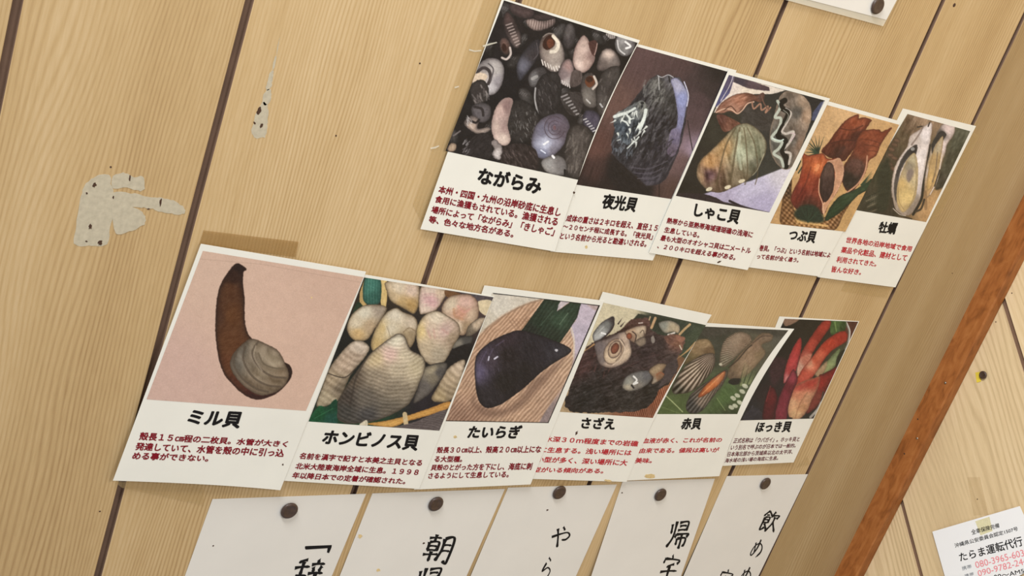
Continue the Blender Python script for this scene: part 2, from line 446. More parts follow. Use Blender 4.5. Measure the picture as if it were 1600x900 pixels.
BRUSH = {
 '朝': [[(.05,.16),(.5,.11)],[(.28,0),(.27,.3)],[(.1,.3),(.11,.62)],[(.1,.3),(.44,.27),(.43,.6)],[(.1,.45),(.43,.43)],[(.1,.6),(.43,.58)],[(0,.77),(.3,.73),(.53,.70)],[(.27,.62),(.26,1)],[(.62,.12),(.62,.55),(.5,.95)],[(.62,.12),(.95,.07),(.94,.92),(.86,.99),(.78,.9)],[(.62,.36),(.92,.33)],[(.62,.57),(.92,.55)]],
 '帰': [[(.06,.14),(.1,.5)],[(.26,.03),(.24,.6),(.03,1)],[(.42,.08),(.87,.04),(.83,.36)],[(.46,.21),(.82,.18)],[(.4,.36),(.83,.33)],[(.38,.5),(.34,.64)],[(.38,.51),(.97,.46),(.9,.58)],[(.46,.65),(.46,.9)],[(.46,.66),(.87,.62),(.85,.88),(.78,.86)],[(.66,.46),(.66,.75),(.64,1.02)]],
 'や': [[(0,.52),(.5,.36),(.85,.3),(1,.44),(.84,.62),(.6,.64)],[(.52,.04),(.66,.2)],[(.24,.12),(.36,.5),(.46,1)]],
 'ら': [[(.42,0),(.7,.14)],[(.36,.24),(.2,.62),(.6,.44),(.92,.58),(.78,.88),(.25,1)]],
 '宅': [[(.46,0),(.53,.13)],[(.1,.16),(.05,.36)],[(.1,.18),(.96,.14),(.86,.3)],[(.72,.32),(.3,.48)],[(.03,.68),(.97,.56)],[(.48,.42),(.49,.85),(.6,.97),(.95,.93),(.97,.78)]],
 '飲': [[(.28,0),(.02,.28)],[(.28,.02),(.52,.22)],[(.2,.22),(.36,.21)],[(.14,.32),(.14,.9),(.34,.78)],[(.14,.33),(.43,.3),(.42,.58)],[(.14,.45),(.41,.43)],[(.14,.58),(.41,.57)],[(.25,.6),(.48,.9)],[(.68,0),(.52,.3)],[(.6,.2),(.97,.16),(.86,.34)],[(.74,.25),(.7,.58),(.46,.98)],[(.71,.5),(1,.98)]],
 'め': [[(.2,.2),(.36,.82)],[(.62,.03),(.5,.5),(.2,.9),(.05,.76),(.2,.4),(.6,.24),(.93,.4),(.95,.7),(.62,1)]],
 '辞': [[(.36,.02),(.08,.12)],[(0,.28),(.5,.22)],[(.25,.08),(.25,.5)],[(.1,.52),(.12,.9)],[(.1,.52),(.44,.5),(.42,.88)],[(.12,.88),(.42,.86)],[(.72,0),(.75,.1)],[(.54,.16),(.98,.12)],[(.62,.22),(.66,.36)],[(.9,.18),(.84,.34)],[(.5,.42),(1,.38)],[(.56,.62),(.98,.58)],[(.76,.4),(.75,1)]],
 '安': [[(.48,0),(.54,.13)],[(.1,.18),(.04,.4)],[(.1,.2),(.96,.16),(.85,.34)],[(.5,.35),(.3,.7),(.78,.98)],[(.76,.5),(.55,.85),(.12,1)],[(.03,.6),(.98,.52)]]}
def brush_writing(name, sheet, chars, mat, parent, w=0.13, up=0.16):
    """brush strokes of changing width; the corners stay crisp by a dense bend"""
    V, Fc, z = [], [], 0
    for ch, q in chars:
        TL, TR, BR, BL = [np.array(p, float) for p in q]
        for st in BRUSH[ch]:
            c = spline(np.array(st, float), False, 8) if len(st) > 2 else np.array([np.array(st[0]) + (np.array(st[1]) - np.array(st[0])) * t for t in np.linspace(0, 1, 7)])
            n = len(c); t = np.linspace(0, 1, n)
            if len(st) == 2: c = c + np.c_[np.zeros(n), -0.02 * np.sin(t * math.pi)]
            d = np.gradient(c, axis=0); d /= np.linalg.norm(d, axis=1)[:, None] + 1e-9
            flat = 0.66 + 0.34 * np.abs(d[:, 1])                  # horizontals run thinner than verticals
            ww = w * flat * (0.75 + 0.5 * np.exp(-((t - 0.05) / 0.12) ** 2) + 0.35 * np.exp(-((t - 0.9) / 0.1) ** 2)) * np.where(t > 0.96, 0.45, 1.0)
            nn = np.c_[-d[:, 1], d[:, 0]] * ww[:, None] / 2
            c = np.r_[c + nn, c - nn]; c = c + np.c_[(0.5 - c[:, 1]) * 0.10, np.zeros(len(c))]; u, v = c[:, 0:1], c[:, 1:2]
            P = TL * (1 - u) * (1 - v) + TR * u * (1 - v) + BR * u * v + BL * (1 - u) * v
            o = len(V); V += [tuple(x) for x in sheet.at(P, up + 0.003 * z)]; z = (z + 1) % 14
            Fc += [[o + i, o + i + 1, o + n + i + 1, o + n + i] for i in range(n - 1)]
    return mesh_obj(name, V, Fc, mat, parent)
def stroke_poly(pts, w):
    """outline of a brush stroke with widths w along pts"""
    pts = np.asarray(pts, float); d = np.gradient(pts, axis=0); d /= np.linalg.norm(d, axis=1)[:, None]
    n = np.c_[-d[:, 1], d[:, 0]]; w = np.asarray(w, float)[:, None] / 2
    return np.r_[pts + n * w, (pts - n * w)[::-1]]
# printed pictures ------------------------------------------------------------------------------
def hash2(ix, iy, seed):
    with np.errstate(over='ignore'):
        n = (ix.astype(np.int64) * 374761393 + iy.astype(np.int64) * 668265263 + seed * 982451653) & 0xffffffff
        n = ((n ^ (n >> 13)) * 1274126177) & 0xffffffff
        n = n ^ (n >> 16)
    return (n & 0xffff) / 65535.0
def vnoise(x, y, seed):
    ix, iy = np.floor(x), np.floor(y); fx, fy = x - ix, y - iy
    fx, fy = fx * fx * (3 - 2 * fx), fy * fy * (3 - 2 * fy)
    a, b = hash2(ix, iy, seed), hash2(ix + 1, iy, seed); c, d = hash2(ix, iy + 1, seed), hash2(ix + 1, iy + 1, seed)
    return (a * (1 - fx) + b * fx) * (1 - fy) + (c * (1 - fx) + d * fx) * fy
def fbm(x, y, seed, o=3):
    t, amp, s = 0, 0.5, 0
    for k in range(o):
        t = t + amp * vnoise(x * 2 ** k, y * 2 ** k, seed + k * 17); s += amp; amp *= 0.55
    return t / s
def spline(P, closed=True, k=6):
    P = np.asarray(P, float); n = len(P); out = []
    R = range(n) if closed else range(n - 1)
    for i in R:
        if closed: p0, p1, p2, p3 = P[i - 1], P[i], P[(i + 1) % n], P[(i + 2) % n]
        else: p0, p1, p2, p3 = P[max(i - 1, 0)], P[i], P[i + 1], P[min(i + 2, n - 1)]
        for t in np.arange(k) / k:
            out.append(0.5 * ((2 * p1) + (p2 - p0) * t + (2 * p0 - 5 * p1 + 4 * p2 - p3) * t * t + (3 * p1 - p0 - 3 * p2 + p3) * t ** 3))
    if not closed: out.append(P[-1])
    return np.array(out)
class Picture:
    """one printed photograph: a fine grid of points, each carrying the ink laid down there"""
    def __init__(s, sheet, quad, crop, mids=None, res=0.8):
        s.sheet, s.crop = sheet, crop
        q = np.array(quad, float)
        nu = int(max(np.linalg.norm(q[1] - q[0]), np.linalg.norm(q[2] - q[3])) / res)
        nv = int(max(np.linalg.norm(q[3] - q[0]), np.linalg.norm(q[2] - q[1])) / res)
        s.n = (nu, nv); s.P = coons(quad, mids, nu, nv).reshape(-1, 2)
        s.X = (s.P[:, 0] - crop[0]) * crop[2]; s.Y = (s.P[:, 1] - crop[1]) * crop[2]
        s.C = np.zeros((len(s.P), 3)); s.seed = 1
    def _colour(s, col, X, Y):
        if isinstance(col[0], (int, float)): return np.tile(np.array(col, float), (len(X), 1))
        w = 0; c = 0
        for x, y, r, g, b in col:
            d = 1 / (((X - x) ** 2 + (Y - y) ** 2) + 60.0) ** 1.5
            w = w + d; c = c + d[:, None] * np.array([r, g, b], float)
        return c / w[:, None]
    def fill(s, col, tex=None):
        c = s._colour(col, s.X, s.Y)
        if tex: c = c + s._tex(tex, s.X, s.Y)
        s.C = c
    def _tex(s, tex, X, Y):
        """tex: list of (kind, ...) -> brightness to add"""
        t = np.zeros(len(X))
        for k in tex:
            s.seed += 5
            if k[0] == 'n':                           # noise: amp, length along, length across, angle in degrees
                _, amp, la, lc, ang = k; a = math.radians(ang); c_, s_ = math.cos(a), math.sin(a)
                t = t + amp * 2 * (fbm((X * c_ + Y * s_) / la, (-X * s_ + Y * c_) / lc, s.seed) - 0.5)
            elif k[0] == 'r':                         # growth rings about a centre: amp, cx, cy, spacing, stretch x, angle
                _, amp, cx, cy, sp, st, ang = k; a = math.radians(ang); c_, s_ = math.cos(a), math.sin(a)
                dx, dy = X - cx, Y - cy; d = np.hypot((dx * c_ + dy * s_) * st, -dx * s_ + dy * c_)
                d = d + sp * 0.8 * (fbm(X / (sp * 3), Y / (sp * 3), s.seed) - 0.5)
                t = t + amp * np.sin(d / sp * 6.2832)
            elif k[0] == 'f':                         # fan ribs from a hinge: amp, cx, cy, ribs per turn
                _, amp, cx, cy, n = k
                t = t + amp * np.sin(np.arctan2(Y - cy, X - cx) * n)
            elif k[0] == 'l':                         # straight ribs: amp, spacing, angle
                _, amp, sp, ang = k; a = math.radians(ang)
                t = t + amp * np.sin((X * -math.sin(a) + Y * math.cos(a) + sp * 1.2 * (fbm(X / sp / 6, Y / sp / 6, s.seed) - .5)) / sp * 6.2832)
        return t[:, None] * np.array([1.0, 0.98, 0.95])
    def shape(s, pts, col, soft=5.0, tex=None, edge=None, smooth=True, op=1.0, cut=None):
        """closed outline; col flat or list of placed tints; edge=(rgb, width) dark or light rim; cut=(amp, size) ragged edge"""
        Q = spline(pts) if smooth else np.asarray(pts, float)
        m = soft * 2 + 6
        I = np.where((s.X > Q[:, 0].min() - m) & (s.X < Q[:, 0].max() + m) & (s.Y > Q[:, 1].min() - m) & (s.Y < Q[:, 1].max() + m))[0]
        if not len(I): return
        X, Y = s.X[I], s.Y[I]
        d2 = np.full(len(I), 1e12); inside = np.zeros(len(I), bool)
        for (x0, y0), (x1, y1) in zip(Q, np.roll(Q, -1, 0)):
            dx, dy = x1 - x0, y1 - y0; L2 = dx * dx + dy * dy + 1e-9
            t = np.clip(((X - x0) * dx + (Y - y0) * dy) / L2, 0, 1)
            d2 = np.minimum(d2, (X - x0 - t * dx) ** 2 + (Y - y0 - t * dy) ** 2)
            c = (y0 > Y) != (y1 > Y)
            if dy: inside ^= c & (X < (x1 - x0) * (Y - y0) / dy + x0)
        sd = np.sqrt(d2) * np.where(inside, -1, 1)
        if cut is None and soft <= 6: cut = (2.6, 13)
        if cut: s.seed += 3; sd = sd + cut[0] * 2 * (fbm(X / cut[1], Y / cut[1], s.seed) - 0.5)
        A = np.clip(0.5 - sd / soft, 0, 1) * op
        c = s._colour(col, X, Y)
        c = c + s._tex((tex or []) + [('n', 11, 24, 9, (s.seed * 37) % 180)], X, Y)
        if edge:
            w = np.clip(np.exp(np.minimum(sd, 0) / edge[1]), 0, 1)[:, None]
            c = c * (1 - w) + np.array(edge[0], float) * w
        s.C[I] = s.C[I] * (1 - A[:, None]) + c * A[:, None]
    def ell(s, cx, cy, rx, ry, ang, col, **k):
        t = np.arange(14) / 14 * 2 * math.pi; a = math.radians(ang)
        x, y = rx * np.cos(t), ry * np.sin(t)
        s.shape(np.c_[cx + x * math.cos(a) - y * math.sin(a), cy + x * math.sin(a) + y * math.cos(a)], col, **k)
    def stroke(s, pts, w, col, soft=4.0, op=1.0, taper=False, smooth=True):
        Q = spline(pts, False) if smooth and len(pts) > 2 else np.asarray(pts, float)
        m = w + soft + 4
        I = np.where((s.X > Q[:, 0].min() - m) & (s.X < Q[:, 0].max() + m) & (s.Y > Q[:, 1].min() - m) & (s.Y < Q[:, 1].max() + m))[0]
        if not len(I): return
        X, Y = s.X[I], s.Y[I]; best = np.full(len(I), 1e9)
        n = len(Q) - 1
        for i in range(n):
            (x0, y0), (x1, y1) = Q[i], Q[i + 1]; dx, dy = x1 - x0, y1 - y0; L2 = dx * dx + dy * dy + 1e-9
            t = np.clip(((X - x0) * dx + (Y - y0) * dy) / L2, 0, 1)
            r = w / 2 * ((1 - (i + t) / n) if taper else 1)
            best = np.minimum(best, np.hypot(X - x0 - t * dx, Y - y0 - t * dy) - r)
        A = (np.clip(0.5 - best / soft, 0, 1) * op)[:, None]
        s.C[I] = s.C[I] * (1 - A) + np.array(col, float) * A
    def flecks(s, region, n, size, col, seed, op=0.8, ang=None):
        """short bright or dark dashes scattered in a box"""
        r = np.random.RandomState(seed); x0, y0, x1, y1 = region
        for _ in range(n):
            x, y = r.uniform(x0, x1), r.uniform(y0, y1); a = math.radians(ang + r.uniform(-25, 25)) if ang is not None else r.uniform(0, 6.28)
            l = size * r.uniform(0.5, 1.6)
            s.stroke([(x, y), (x + l * math.cos(a), y + l * math.sin(a))], size * 0.3, col, op=op * r.uniform(0.4, 1))
    def build(s, parent, gain=1.0, up=0.08, grain=3.5, rough=1.0, sat=0.86, dark=1.13):
        t = fbm(s.X / 10, s.Y / 10, 77, 3) - 0.5; t2 = fbm(s.X / 45, s.Y / 45, 91, 2) - 0.5
        s.C = s.C * (1 + rough * (0.17 * t + 0.09 * t2))[:, None]                 # mottled ink
        g = s.C @ np.array([0.3, 0.59, 0.11]); s.C = g[:, None] + (s.C - g[:, None]) * sat
        s.C = 255 * np.clip(s.C / 255, 0, 1) ** dark + np.random.RandomState(3).randn(len(s.C), 1) * grain
        col = np.clip(lin(np.clip(s.C, 4, 255)) * gain, 0, 0.95)
        V = s.sheet.at(s.P, up); Fc = grid_faces(*s.n)
        org = np.array(parent.location)
        me = bpy.data.meshes.new('printed_photo')
        nV, nF = len(V), len(Fc)
        me.vertices.add(nV); me.vertices.foreach_set('co', (V - org).ravel().astype(np.float32))
        me.loops.add(nF * 4); me.loops.foreach_set('vertex_index', Fc.ravel().astype(np.int32))
        me.polygons.add(nF); me.polygons.foreach_set('loop_start', np.arange(0, nF * 4, 4, dtype=np.int32))
        me.update(calc_edges=True); me.validate()
        ca = me.color_attributes.new('ink', 'FLOAT_COLOR', 'POINT')
        ca.data.foreach_set('color', np.c_[col, np.ones(nV)].ravel().astype(np.float32))
        me.materials.append(MAT['print'])
        o = bpy.data.objects.new('printed_photo', me); COL.objects.link(o); o.parent = parent
        return o
GAIN = 1.0

# ------------------------------------------------------------------ the printed photographs
A1 = (640, 0, 4.433); A3 = (860, 60, 5.0); A5 = (1020, 100, 5.0); A7 = (1170, 150, 4.324)
B1 = (160, 370, 3.63); B3 = (430, 420, 4.444); B5 = (660, 430, 4.706); B7 = (840, 440, 5.0); C1 = (1000, 470, 4.205)

def pic_pile_of_snails(p):
    p.fill([(700, 60, 40, 34, 36), (1400, 300, 30, 26, 28), (700, 600, 30, 27, 32), (600, 1000, 34, 30, 32), (1100, 1100, 50, 46, 46), (300, 900, 36, 32, 34)],
           [('n', 9, 60, 60, 0)])
    r = np.random.RandomState(11)
    for k in range(46):                                  # half hidden shells between the clear ones
        x, y = r.uniform(280, 1500), r.uniform(60, 1230); a = r.uniform(0, 180); w = r.uniform(36, 80)
        g = r.uniform(46, 84); p.ell(x, y, w, w * r.uniform(0.55, 0.8), a, [(x - w / 3, y - w / 3, g + 12, g + 8, g + 8), (x + w / 2, y + w / 2, g - 18, g - 20, g - 20)], edge=((28, 25, 27), 16), tex=[('n', 20, 24, 10, a)], soft=9)
        for j in range(r.randint(2, 6)): p.stroke([(x - w * .6 + j * 13, y - w * .3 + j * 5), (x - w * .6 + j * 13 + 12, y - w * .3 + j * 5 - 14)], 6, (g + 60, g + 55, g + 55), op=0.5)
    p.shape([(690, 30), (760, 20), (850, 60), (860, 110), (800, 130), (710, 95)], (84, 68, 68), tex=[('n', 10, 40, 14, 30)], edge=((48, 40, 42), 14))
    p.shape([(655, 100), (690, 85), (735, 150), (775, 260), (760, 330), (720, 325), (670, 250), (650, 180)], [(670, 120, 92, 72, 70), (740, 280, 120, 104, 100), (700, 200, 70, 58, 58)], edge=((40, 34, 36), 12))
    for i in range(8): p.stroke([(668 + i * 10, 175 + i * 20), (708 + i * 8, 162 + i * 20)], 8, (188, 172, 166), op=0.8)
    p.shape([(805, 140), (850, 128), (930, 140), (1000, 120), (1005, 165), (950, 200), (880, 215), (820, 185)], [(830, 160, 165, 145, 138), (960, 170, 130, 112, 108)], tex=[('l', 26, 17, 95)], edge=((60, 50, 50), 9))
    p.shape([(850, 110), (930, 90), (1000, 100), (1000, 130), (900, 145)], (70, 58, 58), edge=((40, 34, 36), 10))
    p.ell(662, 320, 38, 62, -12, [(650, 300, 120, 92, 84), (665, 350, 90, 66, 58)], edge=((52, 44, 46), 12))
    p.ell(655, 330, 16, 28, -10, (62, 36, 30)); p.stroke([(695, 330), (700, 375), (672, 410), (640, 400)], 15, (196, 184, 178))
    p.shape([(430, 560), (470, 460), (540, 405), (620, 415), (655, 480), (640, 580), (590, 650), (520, 655), (450, 610)],
            [(600, 470, 190, 184, 182), (620, 570, 164, 158, 164), (500, 450, 150, 144, 144), (470, 540, 205, 186, 170), (560, 610, 200, 196, 200)], edge=((92, 86, 88), 14), tex=[('n', 7, 30, 30, 0)])
    p.stroke([(468, 500), (510, 470), (550, 490), (560, 540), (545, 580)], 22, (70, 62, 64)); p.stroke([(545, 440), (580, 480), (560, 560)], 9, (96, 90, 94))
    p.shape([(445, 520), (500, 505), (540, 530), (500, 570), (440, 575)], (214, 194, 172))
    p.shape([(880, 270), (905, 300), (890, 390), (820, 500), (765, 560), (740, 500), (750, 420), (810, 330)], [(850, 320, 62, 58, 64), (780, 460, 112, 112, 126), (760, 540, 74, 74, 86), (870, 380, 66, 60, 64)], edge=((38, 36, 42), 12))
    p.stroke([(880, 300), (890, 370), (860, 410)], 6, (120, 112, 116), op=0.6)
    p.ell(1105, 250, 44, 92, 5, [(1090, 200, 110, 104, 104), (1110, 300, 76, 70, 72)], tex=[('n', 22, 22, 22, 0)], edge=((46, 42, 44), 16))
    p.ell(985, 365, 86, 138, -12, [(1040, 300, 196, 186, 174), (930, 420, 160, 146, 138), (1010, 430, 170, 158, 150), (960, 260, 110, 92, 84), (1020, 470, 204, 194, 184)], edge=((74, 64, 64), 16), tex=[('n', 8, 30, 30, 0)])
    p.shape([(925, 290), (960, 245), (1000, 255), (1005, 310), (965, 345), (930, 335)], (64, 36, 28)); p.shape([(950, 285), (985, 270), (1000, 310), (965, 335)], (110, 62, 44))
    p.stroke([(995, 250), (1030, 300), (1015, 350), (980, 360)], 24, (224, 214, 198)); p.stroke([(925, 255), (960, 232), (1000, 236)], 7, (150, 138, 130))
    for i in range(7): p.stroke([(915 + i * 20, 415 + i * 12 - (i > 4) * 14 * (i - 4)), (925 + i * 20, 450 + i * 10 - (i > 4) * 14 * (i - 4))], 8, (222, 214, 208))
    p.shape([(1130, 420), (1150, 320), (1205, 245), (1250, 300), (1285, 390), (1260, 460), (1205, 505), (1150, 480)], [(1190, 330, 206, 182, 172), (1230, 440, 196, 170, 160), (1170, 450, 226, 204, 194), (1265, 400, 150, 124, 118)], edge=((120, 98, 94), 12))
    p.shape([(1240, 300), (1290, 280), (1300, 330), (1275, 390)], (86, 56, 52)); p.stroke([(1300, 300), (1290, 350), (1280, 380)], 6, (176, 150, 142))
    p.shape([(1335, 350), (1390, 335), (1440, 380), (1460, 450), (1400, 480), (1310, 490), (1300, 440)], [(1380, 365, 222, 202, 190), (1430, 430, 128, 118, 114), (1340, 450, 120, 108, 104)], edge=((60, 52, 52), 14))
    p.ell(1492, 305, 70, 84, 0, [(1480, 270, 170, 168, 168), (1520, 300, 120, 116, 118), (1460, 350, 130, 128, 128)], edge=((84, 80, 82), 14), tex=[('n', 20, 30, 30, 0)])
    p.stroke([(1495, 290), (1530, 320), (1500, 335)], 14, (232, 232, 232)); p.stroke([(1440, 280), (1450, 340), (1490, 375)], 10, (206, 204, 204))
    p.shape([(1360, 235), (1410, 232), (1425, 262), (1390, 268)], (150, 142, 140), tex=[('l', 30, 14, 100)])
    p.shape([(1025, 520), (1060, 430), (1110, 410), (1140, 470), (1130, 560), (1100, 600), (1045, 575)], [(1110, 450, 176, 146, 142), (1060, 520, 140, 124, 126), (1090, 580, 190, 180, 178)], edge=((66, 58, 60), 12))
    for i in range(5): p.stroke([(1040 + i * 16, 550 + i * 8), (1050 + i * 15, 575 + i * 8)], 7, (214, 206, 204))
    p.shape([(1130, 490), (1190, 500), (1190, 570), (1150, 600), (1110, 590)], (92, 80, 78), tex=[('n', 16, 30, 12, 80)])
    p.shape([(1185, 640), (1200, 530), (1260, 505), (1300, 560), (1290, 640), (1310, 720), (1250, 750), (1200, 710)], [(1220, 540, 84, 76, 74), (1220, 680, 134, 128, 122), (1280, 700, 110, 104, 100)], edge=((60, 54, 54), 12))
    p.ell(1250, 565, 34, 40, 10, (112, 66, 44)); p.ell(1245, 550, 24, 20, 10, (66, 38, 28)); p.stroke([(1278, 530), (1296, 580), (1270, 615)], 16, (206, 194, 184)); p.stroke([(1225, 690), (1250, 715)], 10, (190, 188, 186))
    p.shape([(1340, 500), (1400, 460), (1455, 470), (1450, 570), (1400, 700), (1370, 800), (1310, 790), (1290, 680), (1310, 570)], [(1400, 500, 84, 78, 76), (1340, 700, 92, 86, 84), (1400, 640, 66, 60, 60)], tex=[('n', 12, 50, 14, 110)], edge=((48, 44, 44), 18))
    p.stroke([(1320, 720), (1335, 740)], 12, (190, 190, 192)); p.flecks((1320, 500, 1440, 760), 16, 26, (130, 122, 118), 5, 0.5, 110)
    p.shape([(820, 540), (860, 480), (930, 470), (960, 540), (900, 590), (840, 600)], [(850, 540, 120, 118, 120), (930, 510, 70, 66, 68)], edge=((56, 52, 54), 12)); p.stroke([(850, 545), (880, 530)], 22, (176, 174, 172), op=0.7)
    p.shape([(870, 610), (920, 520), (1010, 500), (1050, 570), (1045, 700), (990, 790), (910, 810), (870, 740)], (52, 48, 50), tex=[('n', 16, 40, 12, 60)], edge=((34, 32, 34), 12))
    p.stroke([(872, 610), (868, 690), (890, 790)], 11, (186, 184, 184), op=0.85); p.flecks((890, 540, 1030, 770), 28, 20, (110, 104, 104), 8, 0.6, 70)
    p.shape([(1045, 670), (1090, 640), (1180, 640), (1200, 700), (1180, 790), (1120, 800), (1070, 740)], (66, 60, 60), tex=[('n', 14, 30, 12, 40)])
    for i in range(7): p.stroke([(1052 + i * 17, 672 + i * 20), (1092 + i * 13, 655 + i * 22)], 11, (172, 168, 168), op=0.8)
    p.shape([(415, 620), (460, 560), (520, 560), (550, 630), (520, 710), (450, 725)], (64, 58, 58), edge=((34, 32, 32), 10)); p.flecks((425, 590, 540, 700), 14, 34, (150, 142, 140), 4, 0.7, 70)
    p.shape([(430, 740), (500, 710), (560, 740), (555, 820), (500, 850), (440, 810)], (108, 102, 106), edge=((56, 52, 54), 16), tex=[('n', 14, 30, 20, 0)]); p.stroke([(450, 740), (500, 755), (510, 800)], 18, (56, 50, 52))
    p.shape([(375, 850), (430, 800), (480, 830), (470, 890), (540, 880), (560, 900), (500, 930), (430, 910)], [(420, 880, 206, 184, 168), (500, 900, 176, 160, 150), (400, 830, 120, 110, 108)], edge=((70, 62, 62), 10))
    p.stroke([(430, 840), (460, 850), (480, 830)], 16, (44, 38, 40)); p.flecks((375, 800, 430, 870), 10, 22, (210, 206, 206), 2, 0.8, 60)
    p.shape([(690, 730), (770, 690), (860, 740), (910, 830), (880, 930), (780, 990), (690, 960), (670, 850)], (56, 52, 52), tex=[('n', 18, 30, 14, 75)], edge=((34, 32, 34), 16)); p.flecks((690, 760, 880, 960), 46, 18, (150, 148, 146), 12, 0.7, 75)
    p.shape([(568, 850), (600, 740), (660, 680), (715, 690), (700, 770), (680, 870), (700, 970), (660, 1010), (600, 985), (572, 920)], [(620, 760, 208, 180, 172), (590, 880, 204, 182, 172), (650, 970, 226, 206, 194), (680, 740, 150, 122, 120), (665, 880, 176, 150, 146)], edge=((150, 128, 122), 12))
    p.shape([(845, 960), (880, 860), (960, 800), (1050, 790), (1105, 850), (1100, 940), (1040, 1040), (960, 1100), (890, 1090), (850, 1030)],
            [(1000, 830, 112, 102, 118), (900, 900, 122, 120, 140), (940, 1000, 196, 200, 222), (1060, 900, 104, 92, 104), (1000, 1040, 140, 136, 152), (920, 1070, 130, 134, 160)], edge=((74, 68, 78), 14), tex=[('n', 6, 40, 20, 0)])
    for r in (22, 44, 70): p.stroke([(1005 + r * math.cos(t), 885 + r * 1.1 * math.sin(t)) for t in np.arange(0.3, 5.6, 0.5)], 6, (84, 70, 80), op=0.7)
    p.ell(1004, 884, 12, 14, 0, (120, 92, 100)); p.stroke([(930, 1000), (960, 980)], 14, (236, 238, 246)); p.stroke([(910, 1040), (940, 1060)], 9, (220, 226, 244))
    p.shape([(1200, 800), (1240, 760), (1310, 790), (1320, 860), (1270, 920), (1210, 890)], (86, 80, 98), tex=[('n', 14, 24, 24, 0)], edge=((44, 42, 50), 12))
    for i in range(7): p.stroke([(1205 + i * 13, 830 + i * 16), (1225 + i * 13, 822 + i * 16)], 8, (190, 188, 192))
    p.shape([(1100, 900), (1190, 860), (1270, 930), (1250, 1080), (1220, 1230), (1100, 1220), (1070, 1080)], (84, 77, 74), tex=[('n', 26, 60, 14, 105)], edge=((44, 40, 40), 20)); p.flecks((1090, 900, 1250, 1210), 40, 34, (136, 128, 122), 21, 0.5, 105)
    p.shape([(910, 1130), (960, 1085), (1040, 1080), (1085, 1130), (1070, 1210), (960, 1200)], [(960, 1140, 160, 158, 158), (1040, 1130, 128, 124, 124), (930, 1170, 190, 186, 182)], edge=((84, 80, 80), 12)); p.stroke([(990, 1080), (1000, 1092)], 16, (240, 240, 244))
    p.stroke([(1075, 1180), (1072, 1230)], 16, (26, 24, 26), taper=True)
    p.shape([(630, 1050), (700, 1000), (800, 1000), (880, 1050), (880, 1180), (760, 1170), (640, 1130)], (54, 45, 45), tex=[('n', 18, 30, 12, 60)]); p.flecks((650, 1020, 860, 1150), 34, 28, (112, 98, 96), 31, 0.5, 60)
    p.shape([(560, 990), (600, 970), (640, 1010), (640, 1060), (620, 1110), (570, 1080), (580, 1030)], [(600, 1000, 150, 140, 138), (600, 1070, 216, 208, 206)], cut=(10, 22), edge=((90, 82, 82), 8))
    p.shape([(370, 1060), (430, 960), (500, 920), (560, 950), (560, 1090), (470, 1090)], (48, 43, 45), tex=[('n', 12, 26, 12, 120)]); p.flecks((380, 960, 440, 1060), 12, 24, (170, 166, 168), 41, 0.7, 130)
    p.shape([(262, 1030), (290, 992), (322, 1000), (318, 1040), (280, 1050)], (196, 172, 148), edge=((110, 92, 80), 8)); p.stroke([(305, 940), (350, 908)], 10, (120, 112, 112))

